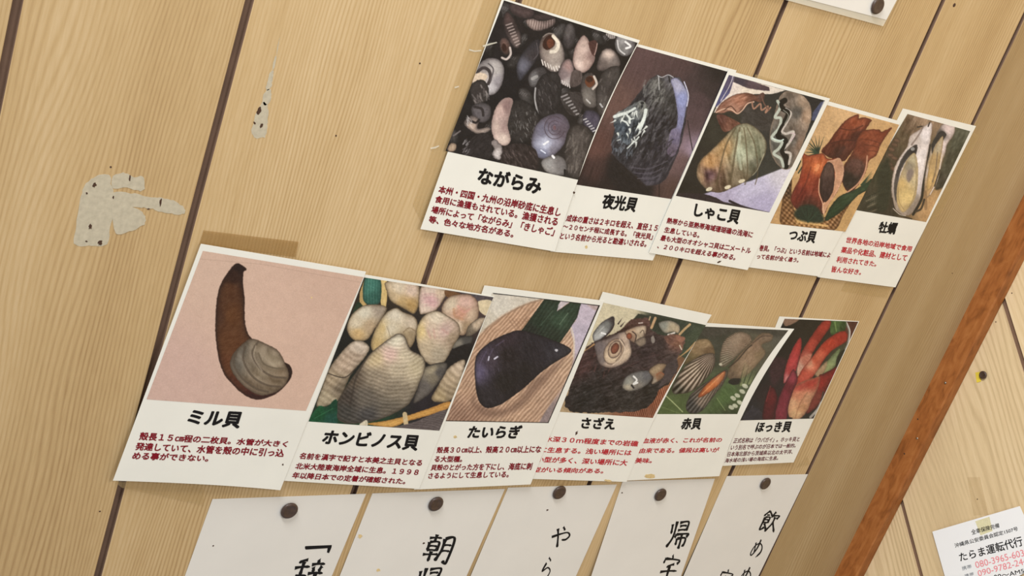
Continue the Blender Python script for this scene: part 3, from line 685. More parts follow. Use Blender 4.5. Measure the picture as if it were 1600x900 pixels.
def pic_green_turban(p):
    p.fill([(700, 100, 100, 76, 77), (1000, 150, 88, 67, 68), (1330, 260, 42, 36, 38), (1250, 420, 60, 50, 52), (500, 520, 112, 84, 78), (350, 850, 104, 72, 66), (250, 1130, 56, 42, 42),
            (1150, 620, 92, 72, 76), (1180, 480, 82, 64, 68), (1130, 880, 156, 136, 154), (1060, 980, 110, 86, 86), (990, 1210, 92, 68, 62), (600, 1180, 42, 36, 38), (520, 1050, 44, 36, 38), (420, 1180, 48, 38, 38), (330, 1040, 76, 54, 52)],
           [('n', 7, 200, 14, 112)])
    p.stroke([(1072, 640), (1090, 760), (1112, 880)], 7, (48, 38, 40)); p.stroke([(850, 1130), (850, 1240)], 7, (44, 34, 34)); p.stroke([(330, 1010), (300, 1110)], 16, (54, 38, 36), op=0.6)
    p.shape([(480, 900), (600, 950), (720, 1120), (800, 1160), (760, 1250), (560, 1210), (460, 1080)], (40, 35, 37), soft=60)
    p.shape([(835, 285), (872, 302), (920, 281), (962, 302), (1005, 305), (1042, 352), (1080, 440), (1070, 520), (1062, 620), (1040, 740), (1010, 860), (960, 980), (890, 1110), (800, 1150), (740, 1145), (690, 1095), (590, 1010), (490, 910), (478, 820), (500, 700), (498, 605), (600, 535), (680, 440), (760, 340)],
            [(840, 340, 78, 77, 77), (700, 450, 59, 57, 63), (900, 500, 68, 67, 68), (850, 700, 47, 45, 52), (600, 850, 54, 55, 62), (700, 950, 57, 54, 62), (850, 1000, 60, 57, 65), (760, 1100, 68, 65, 77), (980, 850, 63, 57, 70), (930, 300, 98, 96, 104)],
            tex=[('n', 42, 90, 14, 118), ('n', 16, 20, 10, 110)], cut=(7, 26), edge=((58, 54, 60), 8))
    p.shape([(940, 330), (985, 310), (1030, 350), (1075, 440), (1062, 540), (1040, 640), (1000, 620), (985, 520), (962, 400)], [(1000, 360, 172, 172, 198), (1040, 480, 150, 158, 205), (1010, 580, 140, 144, 186)], tex=[('n', 14, 30, 14, 100)], edge=((110, 110, 140), 8))
    p.shape([(1000, 600), (1042, 630), (1020, 740), (1000, 850), (960, 920), (915, 900), (925, 780), (945, 715), (985, 690)], [(1010, 640, 138, 140, 180), (960, 760, 120, 112, 140), (940, 880, 110, 98, 116)], tex=[('n', 24, 40, 12, 105)], op=0.95)
    p.stroke([(1045, 340), (1078, 440), (1066, 530)], 8, (206, 208, 232)); p.stroke([(925, 300), (935, 340)], 10, (36, 34, 40)); p.stroke([(845, 300), (850, 400)], 8, (210, 210, 212), op=0.8); p.stroke([(838, 290), (872, 304), (920, 285), (960, 304)], 6, (190, 190, 196))
    p.flecks((730, 320, 900, 500), 46, 40, (146, 146, 142), 2, 0.55, 118); p.flecks((640, 480, 960, 900), 80, 44, (118, 116, 120), 3, 0.45, 125); p.flecks((640, 480, 980, 950), 70, 44, (36, 34, 38), 9, 0.6, 120)
    p.shape([(500, 605), (600, 540), (690, 488), (740, 500), (765, 580), (720, 700), (660, 760), (600, 830), (540, 790), (505, 720)], [(560, 590, 120, 126, 126), (660, 560, 96, 102, 106), (720, 540, 120, 122, 118), (560, 700, 70, 84, 98), (640, 700, 62, 70, 80), (540, 770, 84, 96, 106)], tex=[('n', 60, 50, 14, 125), ('n', 36, 18, 10, 100)], cut=(14, 40), op=0.9)
    rr = np.random.RandomState(5)
    for k in range(44):
        x, y = rr.uniform(505, 760), rr.uniform(500, 800)
        if y < 1000 - x * 0.72 + 0 or y > 1180 - 0.62 * x + 40: continue
        a_ = math.radians(115 + rr.uniform(-40, 40)); l = rr.uniform(25, 75); dark = k % 3 == 0
        p.stroke([(x, y), (x + l * .5 * math.cos(a_) + rr.uniform(-9, 9), y + l * .5 * math.sin(a_)), (x + l * math.cos(a_), y + l * math.sin(a_))], rr.uniform(9, 20), (28, 34, 42) if dark else (224, 230, 226), op=0.9, taper=True)
    for a, b, w in (((500, 612), (585, 585), 24), ((585, 590), (660, 545), 18), ((700, 705), (745, 560), 26), ((690, 690), (725, 640), 24), ((620, 660), (600, 600), 16), ((690, 770), (640, 820), 12), ((600, 860), (650, 800), 10), ((560, 640), (610, 680), 14)):
        p.stroke([a, ((a[0] + b[0]) / 2 + 8, (a[1] + b[1]) / 2 - 4), b], w, (222, 230, 226), op=0.92)
    p.ell(717, 505, 14, 12, 0, (40, 42, 46)); p.flecks((490, 760, 640, 900), 40, 30, (128, 138, 150), 6, 0.6, 100)
    for i in range(7): p.stroke([(620 + i * 12, 985 + i * 22), (760 + i * 8, 1000 + i * 18), (930 - i * 14, 930 + i * 26)], 7, (104, 98, 110) if i % 2 else (50, 46, 54), op=0.7)

def pic_giant_clams(p):
    p.fill([(300, 800, 50, 46, 42), (900, 400, 54, 54, 52), (1250, 300, 44, 44, 46), (900, 850, 56, 58, 54), (250, 980, 44, 40, 36), (500, 500, 56, 54, 46)], [('n', 7, 60, 60, 0)])
    p.shape([(585, 82), (1040, 205), (930, 235), (800, 235), (660, 260), (560, 330), (480, 380)], [(620, 180, 220, 208, 200), (760, 190, 226, 214, 198), (960, 200, 220, 210, 198)], smooth=False)
    p.shape([(640, 95), (600, 230), (500, 335), (480, 330), (560, 150), (590, 82)], [(590, 120, 92, 82, 112), (540, 260, 88, 88, 132)], smooth=False); p.stroke([(628, 92), (600, 170), (530, 290)], 5, (214, 208, 210))
    p.shape([(640, 95), (780, 135), (908, 180), (914, 210), (860, 208), (740, 190), (628, 140)], [(660, 120, 70, 62, 76), (800, 160, 96, 78, 86), (890, 190, 84, 68, 76)], smooth=False)
    p.shape([(1250, 380), (1310, 300), (1345, 290), (1290, 440), (1240, 440)], (76, 84, 116), smooth=False); p.stroke([(1338, 292), (1290, 400)], 5, (200, 200, 206))
    p.shape([(340, 1035), (600, 950), (760, 915), (1100, 780), (1080, 860), (910, 1170), (700, 1105), (500, 1070)], [(500, 1020, 176, 168, 196), (800, 950, 196, 192, 218), (1000, 850, 206, 202, 214), (850, 1090, 178, 172, 204)], smooth=False, soft=10)
    p.shape([(180, 1010), (420, 1020), (560, 1090), (400, 1100), (160, 1040)], (52, 42, 46)); p.stroke([(600, 1070), (740, 1130), (900, 1165)], 18, (44, 36, 44)); p.stroke([(420, 1050), (640, 1100), (900, 1160)], 8, (70, 56, 66), op=0.7)
    p.shape([(500, 400), (560, 400), (690, 470), (640, 500), (560, 530), (520, 470)], [(530, 430, 100, 62, 54), (620, 470, 128, 86, 70)], tex=[('n', 26, 40, 12, 60)])
    p.shape([(700, 360), (760, 290), (840, 330), (920, 390), (935, 520), (820, 510), (700, 470)], (66, 62, 60), tex=[('n', 14, 30, 30, 0)], soft=18)
    p.shape([(490, 372), (540, 300), (640, 240), (740, 225), (810, 245), (862, 222), (872, 262), (840, 300), (780, 290), (700, 350), (660, 390), (600, 370), (550, 385), (500, 385)],
            [(560, 330, 150, 104, 86), (680, 260, 178, 124, 100), (780, 260, 122, 80, 64), (600, 370, 190, 146, 124), (850, 240, 90, 64, 58)], tex=[('n', 30, 60, 12, -25)], edge=((92, 58, 48), 8))
    p.stroke([(495, 378), (560, 350), (620, 360), (660, 388), (700, 360), (740, 310), (790, 295)], 9, (214, 176, 152)); p.stroke([(560, 360), (610, 330), (650, 370)], 7, (90, 56, 46))
    p.stroke([(775, 300), (790, 350), (840, 310), (850, 360), (900, 330), (880, 380), (920, 340)], 12, (170, 128, 106)); p.stroke([(850, 250), (870, 310), (910, 360)], 10, (120, 88, 76))
    p.shape([(985, 270), (1040, 212), (1110, 222), (1180, 252), (1232, 330), (1236, 430), (1190, 570), (1140, 700), (1085, 805), (1020, 822), (950, 752), (915, 650), (918, 520), (950, 400)],
            [(1080, 280, 118, 106, 96), (1130, 380, 98, 94, 90), (1200, 400, 178, 150, 126), (1180, 290, 170, 148, 128), (1100, 600, 104, 98, 92), (1150, 620, 150, 122, 104), (950, 600, 92, 92, 88), (970, 760, 110, 106, 98)], tex=[('n', 34, 40, 24, 70)], edge=((150, 130, 112), 7))
    zz = [(1030, 285), (1000, 310), (1010, 345), (1060, 375), (1045, 430), (1000, 500), (980, 560), (1035, 600), (1015, 680), (1045, 740), (1040, 800)]
    p.stroke(zz, 44, (22, 22, 24))
    p.stroke([(975, 290), (995, 340), (955, 415), (1000, 425), (985, 500), (930, 570), (960, 600), (1010, 610), (985, 660), (945, 700), (1000, 740), (1020, 800)], 22, (186, 194, 182))
    p.stroke([(1040, 350), (1078, 385), (1050, 450), (1010, 520), (1040, 545), (1100, 530), (1070, 610), (1015, 680), (1075, 700), (1062, 780)], 19, (198, 190, 182))
    p.stroke(zz, 24, (20, 20, 22))
    p.stroke([(1020, 360), (1060, 400), (1030, 470)], 6, (150, 150, 140)); p.stroke([(935, 580), (990, 600), (1020, 590)], 10, (206, 222, 214)); p.stroke([(1080, 540), (1110, 550), (1080, 600)], 8, (206, 186, 190))
    p.shape([(730, 462), (820, 510), (885, 600), (880, 700), (830, 800), (770, 880), (720, 920), (620, 970), (520, 1005), (430, 985), (362, 920), (340, 850), (370, 755), (460, 670), (560, 570), (640, 490)],
            [(700, 520, 152, 150, 124), (690, 700, 176, 182, 156), (800, 680, 140, 142, 118), (560, 660, 178, 144, 98), (450, 770, 196, 152, 102), (440, 870, 96, 66, 72), (500, 950, 104, 82, 64), (650, 890, 120, 106, 82), (820, 780, 112, 112, 94), (370, 880, 170, 140, 108)],
            tex=[('n', 40, 120, 22, 80), ('n', 20, 24, 24, 0)], edge=((84, 72, 54), 9))
    for x0, x1, w in ((650, 620, 16), (570, 520, 14), (730, 740, 12), (800, 820, 10)): p.stroke([(700 + (x0 - 700) * 0.4, 500), (x0, 640), (x1, 840), (x1 - 20, 940)], w, (96, 82, 58), op=0.6)
    p.stroke([(680, 540), (670, 700), (690, 820)], 22, (196, 204, 180), op=0.55)
    for x, y in ((440, 978), (585, 962), (695, 915)): p.ell(x, y, 26, 14, -20, (214, 204, 176))
    p.stroke([(870, 700), (820, 820), (780, 870)], 6, (190, 186, 160), op=0.7)

def pic_whelks_in_basket(p):
    p.fill([(700, 120, 216, 182, 138), (400, 200, 206, 172, 128), (900, 300, 206, 170, 122), (700, 760, 206, 170, 118), (180, 800, 200, 164, 116)], [('n', 4, 60, 60, 0)])
    p.shape([(290, 540), (240, 640), (222, 740), (215, 860), (320, 890), (450, 905), (580, 905), (640, 800), (730, 640), (640, 700), (560, 800), (420, 830), (320, 790), (290, 680)], [(240, 760, 142, 104, 66), (400, 860, 176, 136, 86), (600, 840, 150, 112, 74), (280, 600, 96, 72, 52)], tex=[('l', 24, 22, 40), ('l', 22, 26, 130)], edge=((104, 74, 48), 8))
    for i in range(12): p.stroke([(320 + i * 18, 835 + i * 4), (335 + i * 18, 855 + i * 2)], 13, (222, 184, 126), op=0.8)
    for a in range(-60, 61, 20):
        p.stroke([(470, 385), (470 - 110 * math.cos(math.radians(a * .75 - 8)) * 0.9, 350 + 100 * math.sin(math.radians(a)) * 0.9)], 10, (62, 88, 70), taper=True)
        p.stroke([(470, 380), (470 - 90 * math.cos(math.radians(a + 55)), 370 - 105 * math.sin(math.radians(a + 55)))], 10, (44, 66, 56), taper=True)
    p.stroke([(350, 440), (322, 500)], 9, (52, 76, 60)); p.stroke([(360, 480), (335, 520)], 9, (52, 76, 60))
    p.shape([(490, 372), (540, 310), (600, 225), (660, 160), (735, 124), (745, 150), (775, 142), (830, 160), (815, 190), (785, 235), (730, 330), (680, 400), (640, 440), (560, 420), (520, 400)],
            [(600, 260, 132, 66, 46), (720, 170, 168, 92, 60), (660, 220, 150, 80, 54), (740, 280, 92, 46, 40), (600, 380, 96, 54, 46), (540, 340, 112, 58, 44)], tex=[('n', 24, 50, 14, -60), ('n', 14, 16, 40, 30)], edge=((92, 44, 34), 8), cut=(4, 22))
    p.stroke([(560, 320), (640, 300), (720, 300)], 9, (84, 42, 36), op=0.7); p.stroke([(620, 220), (700, 230), (770, 200)], 8, (100, 50, 38), op=0.7); p.stroke([(640, 350), (600, 400)], 26, (86, 54, 50), op=0.6)
    p.shape([(755, 250), (830, 225), (880, 228), (900, 240), (965, 214), (935, 262), (890, 330), (862, 400), (812, 440), (795, 500), (760, 570), (690, 650), (640, 610), (630, 500), (700, 380)],
            [(800, 260, 160, 88, 60), (900, 260, 152, 80, 54), (780, 360, 134, 70, 50), (840, 380, 170, 100, 70), (720, 480, 96, 64, 56), (680, 590, 74, 56, 50)], tex=[('n', 18, 40, 14, -45)], edge=((104, 52, 38), 8), cut=(4, 20))
    for i in range(3): p.stroke([(760 + i * 20, 290 + i * 40), (830 + i * 10, 300 + i * 36), (890 - i * 10, 320 + i * 30)], 7, (112, 56, 40), op=0.6)
    p.shape([(680, 440), (740, 430), (780, 470), (760, 550), (690, 620), (640, 600), (650, 510)], [(720, 470, 112, 78, 70), (670, 580, 58, 50, 46)], tex=[('n', 20, 30, 12, -40)], soft=12)
    p.stroke([(800, 405), (788, 500), (740, 590), (660, 655)], 10, (206, 160, 132))
    p.shape([(365, 392), (400, 402), (440, 396), (500, 388), (528, 420), (560, 425), (612, 420), (640, 480), (632, 570), (590, 660), (540, 730), (505, 800), (440, 770), (330, 770), (285, 705), (300, 640), (340, 560), (360, 470)],
            [(420, 430, 176, 94, 56), (460, 480, 214, 128, 78), (390, 560, 168, 78, 52), (340, 660, 140, 58, 48), (400, 740, 96, 50, 42), (470, 600, 150, 70, 52), (440, 420, 196, 110, 70)], tex=[('n', 26, 70, 12, 108)], edge=((112, 50, 38), 8))
    p.stroke([(470, 470), (455, 500)], 22, (232, 160, 112), op=0.8); p.stroke([(420, 480), (380, 600), (320, 700)], 9, (112, 46, 38), op=0.45)
    p.shape([(528, 448), (575, 430), (614, 420), (640, 480), (634, 560), (590, 660), (540, 730), (505, 800), (496, 740), (520, 700), (572, 600), (580, 500)], [(600, 460, 196, 152, 124), (610, 560, 210, 164, 134), (550, 690, 206, 158, 124)], edge=((224, 190, 164), 5))
    p.shape([(530, 448), (568, 465), (580, 540), (565, 650), (515, 718), (482, 660), (480, 570), (498, 500)], [(540, 500, 112, 88, 80), (530, 600, 84, 62, 60), (510, 680, 70, 50, 52)], tex=[('n', 16, 60, 10, 100)], edge=((60, 42, 40), 8))
    p.stroke([(478, 560), (474, 650), (500, 730), (508, 800)], 6, (226, 186, 156))
    p.shape([(515, 845), (545, 760), (610, 680), (700, 640), (790, 590), (830, 560), (825, 620), (740, 670), (680, 730), (600, 800)], [(600, 740, 52, 80, 54), (720, 650, 66, 92, 66), (560, 800, 50, 82, 54)], tex=[('n', 16, 50, 10, -35)], edge=((32, 50, 38), 8))
    for i in range(9): p.stroke([(760, 600), (835 - i * 3, 505 + i * 18)], 9, (56, 82, 62), taper=True)
    p.shape([(310, 790), (360, 740), (440, 740), (490, 790), (500, 850), (400, 850), (330, 830)], (46, 66, 54), soft=20)
    for i in range(14): p.stroke([(400, 850), (310 + i * 14, 745 + (i % 3) * 14)], 9, (62, 88, 70) if i % 2 else (36, 54, 44), taper=True)

def pic_open_oysters(p):
    p.fill([(1100, 150, 130, 110, 86), (1000, 250, 104, 88, 66), (950, 420, 84, 72, 54), (900, 500, 62, 64, 46), (820, 720, 66, 64, 50), (1250, 180, 150, 124, 98), (1420, 300, 76, 76, 60), (1400, 500, 72, 72, 58), (1300, 680, 190, 152, 102), (1240, 760, 196, 156, 108), (1350, 600, 150, 124, 86), (900, 760, 60, 54, 42), (1480, 250, 96, 98, 78)], [('n', 16, 60, 16, 100)])
    p.shape([(1080, 130), (1200, 150), (1260, 190), (1200, 260), (1100, 300), (1040, 330), (1040, 220)], [(1100, 200, 118, 96, 76), (1180, 180, 154, 128, 104), (1060, 290, 96, 80, 60)], tex=[('n', 40, 60, 14, 115)], soft=20)
    for x, y in ((985, 330), (960, 400), (985, 420), (950, 460), (975, 490), (1000, 300), (965, 360)): p.ell(x, y, 24, 15, 20, (124, 96, 76), edge=((74, 56, 44), 7))
    p.shape([(1420, 200), (1480, 230), (1475, 330), (1420, 480), (1340, 600), (1260, 630), (1290, 520), (1350, 380)], [(1430, 280, 90, 92, 76), (1380, 450, 78, 78, 62), (1290, 600, 70, 66, 54)], tex=[('n', 26, 60, 16, 110)], soft=14)
    for i in range(7):
        p.stroke([(790 + i * 4, 690 + i * 20), (890 - i * 2, 640 + i * 24)], 8, (118, 112, 92) if i % 2 else (42, 48, 36), op=0.8)
        p.stroke([(830 + i * 12, 670), (820 + i * 12, 740)], 6, (112, 108, 90), op=0.6)
    p.shape([(880, 520), (940, 420), (960, 560), (950, 700), (920, 780), (860, 760), (870, 640)], (52, 56, 42), soft=24)
    p.shape([(1205, 190), (1225, 178), (1240, 200), (1225, 320), (1200, 440), (1185, 560), (1160, 690), (1105, 790), (1050, 806), (990, 775), (970, 700), (964, 600), (985, 480), (1035, 390), (1070, 340), (1090, 270), (1150, 230)],
            [(1190, 260, 226, 218, 220), (1120, 280, 196, 184, 178), (1180, 420, 230, 222, 222), (1150, 600, 216, 206, 206), (990, 520, 214, 200, 190), (1050, 380, 224, 214, 208), (1000, 780, 170, 154, 138), (1130, 740, 150, 136, 122)], tex=[('n', 12, 40, 14, 105)], edge=((146, 128, 116), 6))
    p.stroke([(1180, 200), (1150, 260), (1100, 330)], 12, (120, 104, 96), op=0.6); p.stroke([(1212, 205), (1222, 180)], 9, (60, 52, 48)); p.stroke([(1140, 210), (1170, 205)], 10, (70, 60, 54))
    p.shape([(1138, 330), (1130, 395), (1090, 410), (1055, 450), (1020, 530), (1002, 640), (1000, 720), (985, 680), (980, 600), (1000, 500), (1040, 410), (1090, 350)], [(1120, 350, 44, 42, 44), (1030, 450, 62, 60, 60), (990, 640, 88, 82, 76)], edge=((96, 90, 88), 6)); p.ell(1108, 358, 14, 12, 0, (150, 150, 150))
    p.shape([(1120, 385), (1142, 470), (1140, 600), (1118, 700), (1050, 785), (1010, 750), (998, 680), (1005, 600), (1030, 520), (1070, 430)], [(1110, 420, 190, 180, 150), (1090, 520, 196, 176, 140), (1120, 560, 206, 188, 148), (1060, 680, 222, 194, 130), (1030, 600, 206, 176, 116), (1060, 760, 198, 172, 120), (1080, 480, 150, 140, 122)], tex=[('n', 10, 30, 18, 100)], edge=((170, 146, 104), 8))
    p.shape([(1070, 510), (1100, 490), (1115, 520), (1085, 580), (1066, 560)], (142, 128, 120), soft=14); p.stroke([(1128, 480), (1130, 600), (1108, 700), (1080, 750)], 5, (150, 134, 100), op=0.8); p.stroke([(1010, 620), (1015, 710), (1050, 770)], 5, (150, 126, 84), op=0.7)
    p.stroke([(968, 690), (990, 770), (1050, 815), (1100, 830)], 8, (54, 48, 40)); p.stroke([(975, 760), (1020, 800), (1060, 808)], 5, (210, 196, 180))
    p.stroke([(1205, 470), (1180, 600), (1165, 700), (1110, 800)], 18, (46, 44, 38)); p.stroke([(1225, 330), (1205, 460)], 12, (60, 56, 52))
    p.shape([(1240, 330), (1280, 230), (1320, 185), (1390, 200), (1385, 260), (1340, 330), (1330, 380), (1300, 470), (1270, 590), (1225, 670), (1195, 680), (1185, 600), (1200, 480), (1220, 400)],
            [(1350, 220, 224, 206, 204), (1290, 260, 84, 80, 78), (1250, 330, 190, 178, 170), (1325, 340, 230, 214, 212), (1260, 450, 198, 170, 120), (1240, 560, 206, 170, 112), (1205, 520, 216, 202, 194), (1205, 640, 196, 160, 112)], tex=[('n', 10, 30, 12, 105)], edge=((120, 104, 92), 6))
    p.shape([(1300, 235), (1335, 260), (1310, 300), (1260, 330), (1240, 390), (1235, 330), (1265, 270)], (58, 56, 56)); p.shape([(1310, 270), (1310, 340), (1280, 470), (1240, 600), (1205, 640), (1205, 560), (1225, 440), (1265, 330)], [(1280, 340, 190, 176, 150), (1260, 430, 190, 160, 112), (1225, 580, 216, 180, 118)], edge=((150, 122, 80), 6))
    p.stroke([(1275, 380), (1262, 500), (1240, 580)], 8, (120, 104, 86), op=0.7); p.stroke([(1305, 400), (1275, 560), (1225, 665)], 6, (226, 212, 204)); p.stroke([(1290, 500), (1255, 610)], 8, (58, 54, 46)); p.stroke([(1192, 650), (1196, 760)], 22, (150, 118, 82), op=0.8); p.stroke([(1130, 780), (1165, 760), (1185, 700)], 14, (70, 60, 48))

def pic_siphon_clam(p):
    p.fill([(600, 150, 206, 174, 154), (1300, 250, 204, 170, 150), (400, 800, 204, 170, 156), (1100, 600, 208, 174, 154), (900, 500, 210, 176, 156)], [('n', 3, 30, 30, 0)])
    p.stroke([(555, 126), (900, 155), (1480, 262)], 4, (180, 150, 132), op=0.6, smooth=False)
    body = [(745, 160), (775, 152), (812, 176), (815, 190), (800, 205), (798, 280), (806, 340), (808, 470), (822, 540), (845, 575), (900, 640), (1000, 700), (1040, 714), (1068, 735), (1076, 770), (1060, 815), (1000, 880), (930, 914), (870, 922), (810, 900), (750, 850), (695, 785), (663, 705), (645, 590), (640, 480), (650, 350), (675, 260), (710, 205)]
    p.shape(body, [(780, 165, 40, 24, 20), (740, 220, 56, 32, 22), (720, 300, 88, 52, 28), (730, 450, 100, 60, 30), (700, 600, 98, 58, 30), (700, 740, 100, 56, 30), (760, 830, 92, 48, 30), (860, 900, 74, 34, 28), (1060, 770, 44, 26, 22), (660, 450, 76, 44, 26)], tex=[('n', 6, 60, 20, 95)], edge=((44, 26, 20), 12))
    p.shape([(845, 578), (930, 608), (1000, 650), (1036, 720), (1058, 780), (1040, 836), (980, 884), (900, 900), (830, 868), (765, 810), (725, 735), (738, 670), (790, 612)],
            [(900, 640, 150, 134, 112), (980, 690, 158, 142, 118), (780, 640, 108, 100, 88), (760, 720, 112, 104, 92), (850, 700, 126, 112, 94), (900, 780, 138, 122, 100), (980, 830, 122, 104, 82), (860, 850, 124, 106, 86), (1040, 790, 140, 120, 96)],
            tex=[('r', 11, 985, 650, 62, 1.0, 0), ('n', 12, 60, 16, 40)], edge=((78, 62, 48), 12))
    for pts in ([(880, 600), (850, 660), (890, 740), (960, 790), (1040, 800)], [(810, 625), (800, 700), (850, 790), (930, 840), (1010, 850)], [(760, 655), (745, 720), (790, 800), (870, 860), (940, 880)]):
        p.stroke(pts, 12, (88, 74, 60), op=0.7)
    p.stroke([(885, 660), (915, 720), (980, 745), (1030, 745)], 9, (104, 90, 72), op=0.75); p.stroke([(870, 620), (860, 680), (905, 760)], 8, (176, 160, 138), op=0.5)
    p.shape([(840, 890), (900, 905), (980, 885), (930, 912), (870, 922)], (58, 32, 28))

def pic_pile_of_clams(p):
    p.fill([(700, 100, 60, 50, 40), (450, 600, 34, 36, 34), (1100, 600, 34, 32, 34), (600, 1050, 30, 70, 46), (1100, 950, 44, 40, 48), (1350, 200, 84, 66, 66)], [('n', 8, 60, 40, 0)])
    p.shape([(590, 160), (630, 60), (660, 60), (640, 240), (590, 245)], (188, 158, 100)); p.shape([(735, 60), (775, 80), (770, 260), (735, 250)], (212, 184, 122))
    p.shape([(628, 58), (722, 66), (738, 140), (722, 240), (640, 248), (608, 190)], [(660, 120, 70, 128, 114), (700, 200, 54, 104, 92)], tex=[('l', 8, 20, 95)], edge=((36, 72, 64), 10)); p.shape([(570, 230), (610, 260), (590, 300), (540, 310)], (40, 60, 44))
    p.shape([(1290, 160), (1510, 196), (1500, 232), (1400, 220)], (86, 78, 84))
    pale = (96, 80, 60)
    p.shape([(768, 92), (880, 78), (985, 105), (1004, 160), (1000, 240), (965, 312), (890, 275), (805, 225), (772, 150)], [(860, 130, 212, 196, 172), (950, 150, 214, 190, 172), (820, 200, 208, 184, 146), (940, 250, 186, 152, 96), (880, 240, 198, 168, 118)], tex=[('n', 9, 40, 20, 20)], edge=(pale, 10))
    p.shape([(1006, 140), (1080, 112), (1190, 150), (1172, 210), (1115, 290), (1045, 312), (1000, 300)], [(1080, 140, 214, 194, 178), (1080, 220, 212, 172, 172), (1150, 170, 206, 184, 160), (1040, 280, 220, 200, 184)], tex=[('l', 4, 26, 80)], edge=(pale, 8))
    for y in (180, 205, 235, 260): p.stroke([(1030, y), (1085, y - 8), (1130, y + 4)], 6, (196, 146, 148), op=0.4)
    p.shape([(1410, 225), (1505, 225), (1475, 320), (1420, 295)], (214, 198, 164)); p.shape([(1180, 150), (1290, 175), (1200, 200)], (120, 84, 54))
    p.shape([(1156, 270), (1200, 200), (1280, 178), (1360, 182), (1410, 245), (1405, 350), (1335, 440), (1280, 462), (1210, 400), (1170, 340)], [(1220, 240, 212, 196, 172), (1320, 230, 214, 178, 164), (1290, 310, 206, 156, 132), (1370, 330, 196, 172, 148), (1260, 400, 208, 190, 166), (1340, 400, 170, 146, 116)], tex=[('n', 12, 40, 24, -50)], edge=((116, 92, 74), 12))
    p.stroke([(1270, 260), (1310, 300), (1350, 280)], 16, (220, 162, 150), op=0.5); p.stroke([(1240, 280), (1250, 330), (1300, 350)], 18, (190, 140, 104), op=0.5)
    p.shape([(1340, 400), (1420, 340), (1460, 350), (1400, 440), (1330, 470)], [(1400, 380, 196, 176, 152), (1350, 440, 128, 116, 100)], tex=[('n', 20, 20, 20, 0)], edge=((86, 76, 66), 8)); p.shape([(1215, 540), (1280, 480), (1370, 470), (1350, 530), (1260, 560)], [(1260, 520, 140, 134, 122), (1340, 500, 90, 88, 86)], edge=((52, 50, 48), 10))
    p.shape([(1180, 610), (1250, 550), (1370, 520), (1320, 640), (1200, 670)], (36, 34, 37), soft=8)
    p.shape([(498, 400), (530, 320), (610, 258), (710, 248), (775, 272), (745, 340), (690, 420), (640, 490), (560, 502), (512, 460)], [(620, 300, 218, 210, 190), (720, 290, 170, 156, 140), (560, 380, 214, 200, 174), (570, 450, 204, 172, 120), (660, 400, 190, 166, 134)], tex=[('n', 8, 60, 16, 100)], edge=(pale, 10))
    p.shape([(662, 530), (690, 430), (755, 320), (835, 270), (890, 300), (970, 335), (990, 400), (965, 510), (930, 545), (890, 470), (830, 470), (750, 540), (690, 580)], [(830, 310, 222, 212, 192), (740, 420, 206, 182, 132), (800, 420, 216, 204, 180), (950, 370, 206, 190, 168), (930, 470, 168, 148, 116), (700, 520, 196, 170, 116)], tex=[('n', 9, 50, 18, 100)], edge=(pale, 10)); p.stroke([(775, 400), (800, 470)], 6, (150, 132, 108), op=0.6); p.stroke([(890, 440), (930, 410), (970, 430)], 8, (140, 120, 92), op=0.7)
    p.shape([(985, 400), (1040, 320), (1120, 292), (1200, 328), (1270, 380), (1282, 455), (1235, 540), (1180, 640), (1120, 672), (1050, 652), (1000, 575), (978, 480)], [(1120, 340, 222, 208, 186), (1080, 420, 212, 190, 170), (1180, 430, 206, 178, 168), (1040, 560, 196, 178, 150), (1130, 590, 180, 166, 144), (1230, 480, 168, 148, 124), (1010, 430, 220, 196, 140)], tex=[('r', 5, 1150, 300, 26, 1.0, 0), ('n', 8, 40, 16, 30)], edge=((96, 82, 64), 9))
    for pts in ([(1060, 430), (1080, 480)], [(1100, 420), (1110, 480)], [(1160, 420), (1200, 450)]): p.stroke(pts, 16, (196, 150, 140), op=0.4)
    p.shape([(530, 510), (600, 500), (655, 545), (620, 620), (530, 730), (470, 860), (430, 920), (330, 960), (285, 945), (320, 830), (370, 700), (450, 590)], [(580, 540, 210, 194, 176), (480, 650, 186, 164, 142), (560, 620, 176, 156, 136), (400, 780, 170, 152, 126), (350, 900, 172, 158, 132), (450, 830, 126, 112, 94)], tex=[('r', 12, 620, 480, 46, 1.0, 0), ('n', 12, 60, 12, 130)], edge=((88, 78, 62), 8)); p.stroke([(365, 725), (480, 755), (560, 690)], 8, (70, 60, 52), op=0.8)
    p.shape([(1200, 690), (1320, 636), (1260, 860), (1200, 922), (1085, 912), (1130, 810)], [(1270, 680, 206, 186, 162), (1200, 760, 186, 166, 138), (1140, 890, 176, 156, 120), (1220, 860, 160, 142, 116)], tex=[('r', 12, 1340, 600, 44, 1.0, 0)], edge=((82, 70, 56), 8))
    p.shape([(1030, 690), (1180, 650), (1188, 710), (1130, 800), (1060, 880), (960, 935), (990, 820)], [(1090, 690, 170, 158, 132), (1140, 720, 96, 92, 90), (1040, 820, 110, 104, 100), (1100, 760, 140, 130, 112)], edge=((48, 44, 44), 12))
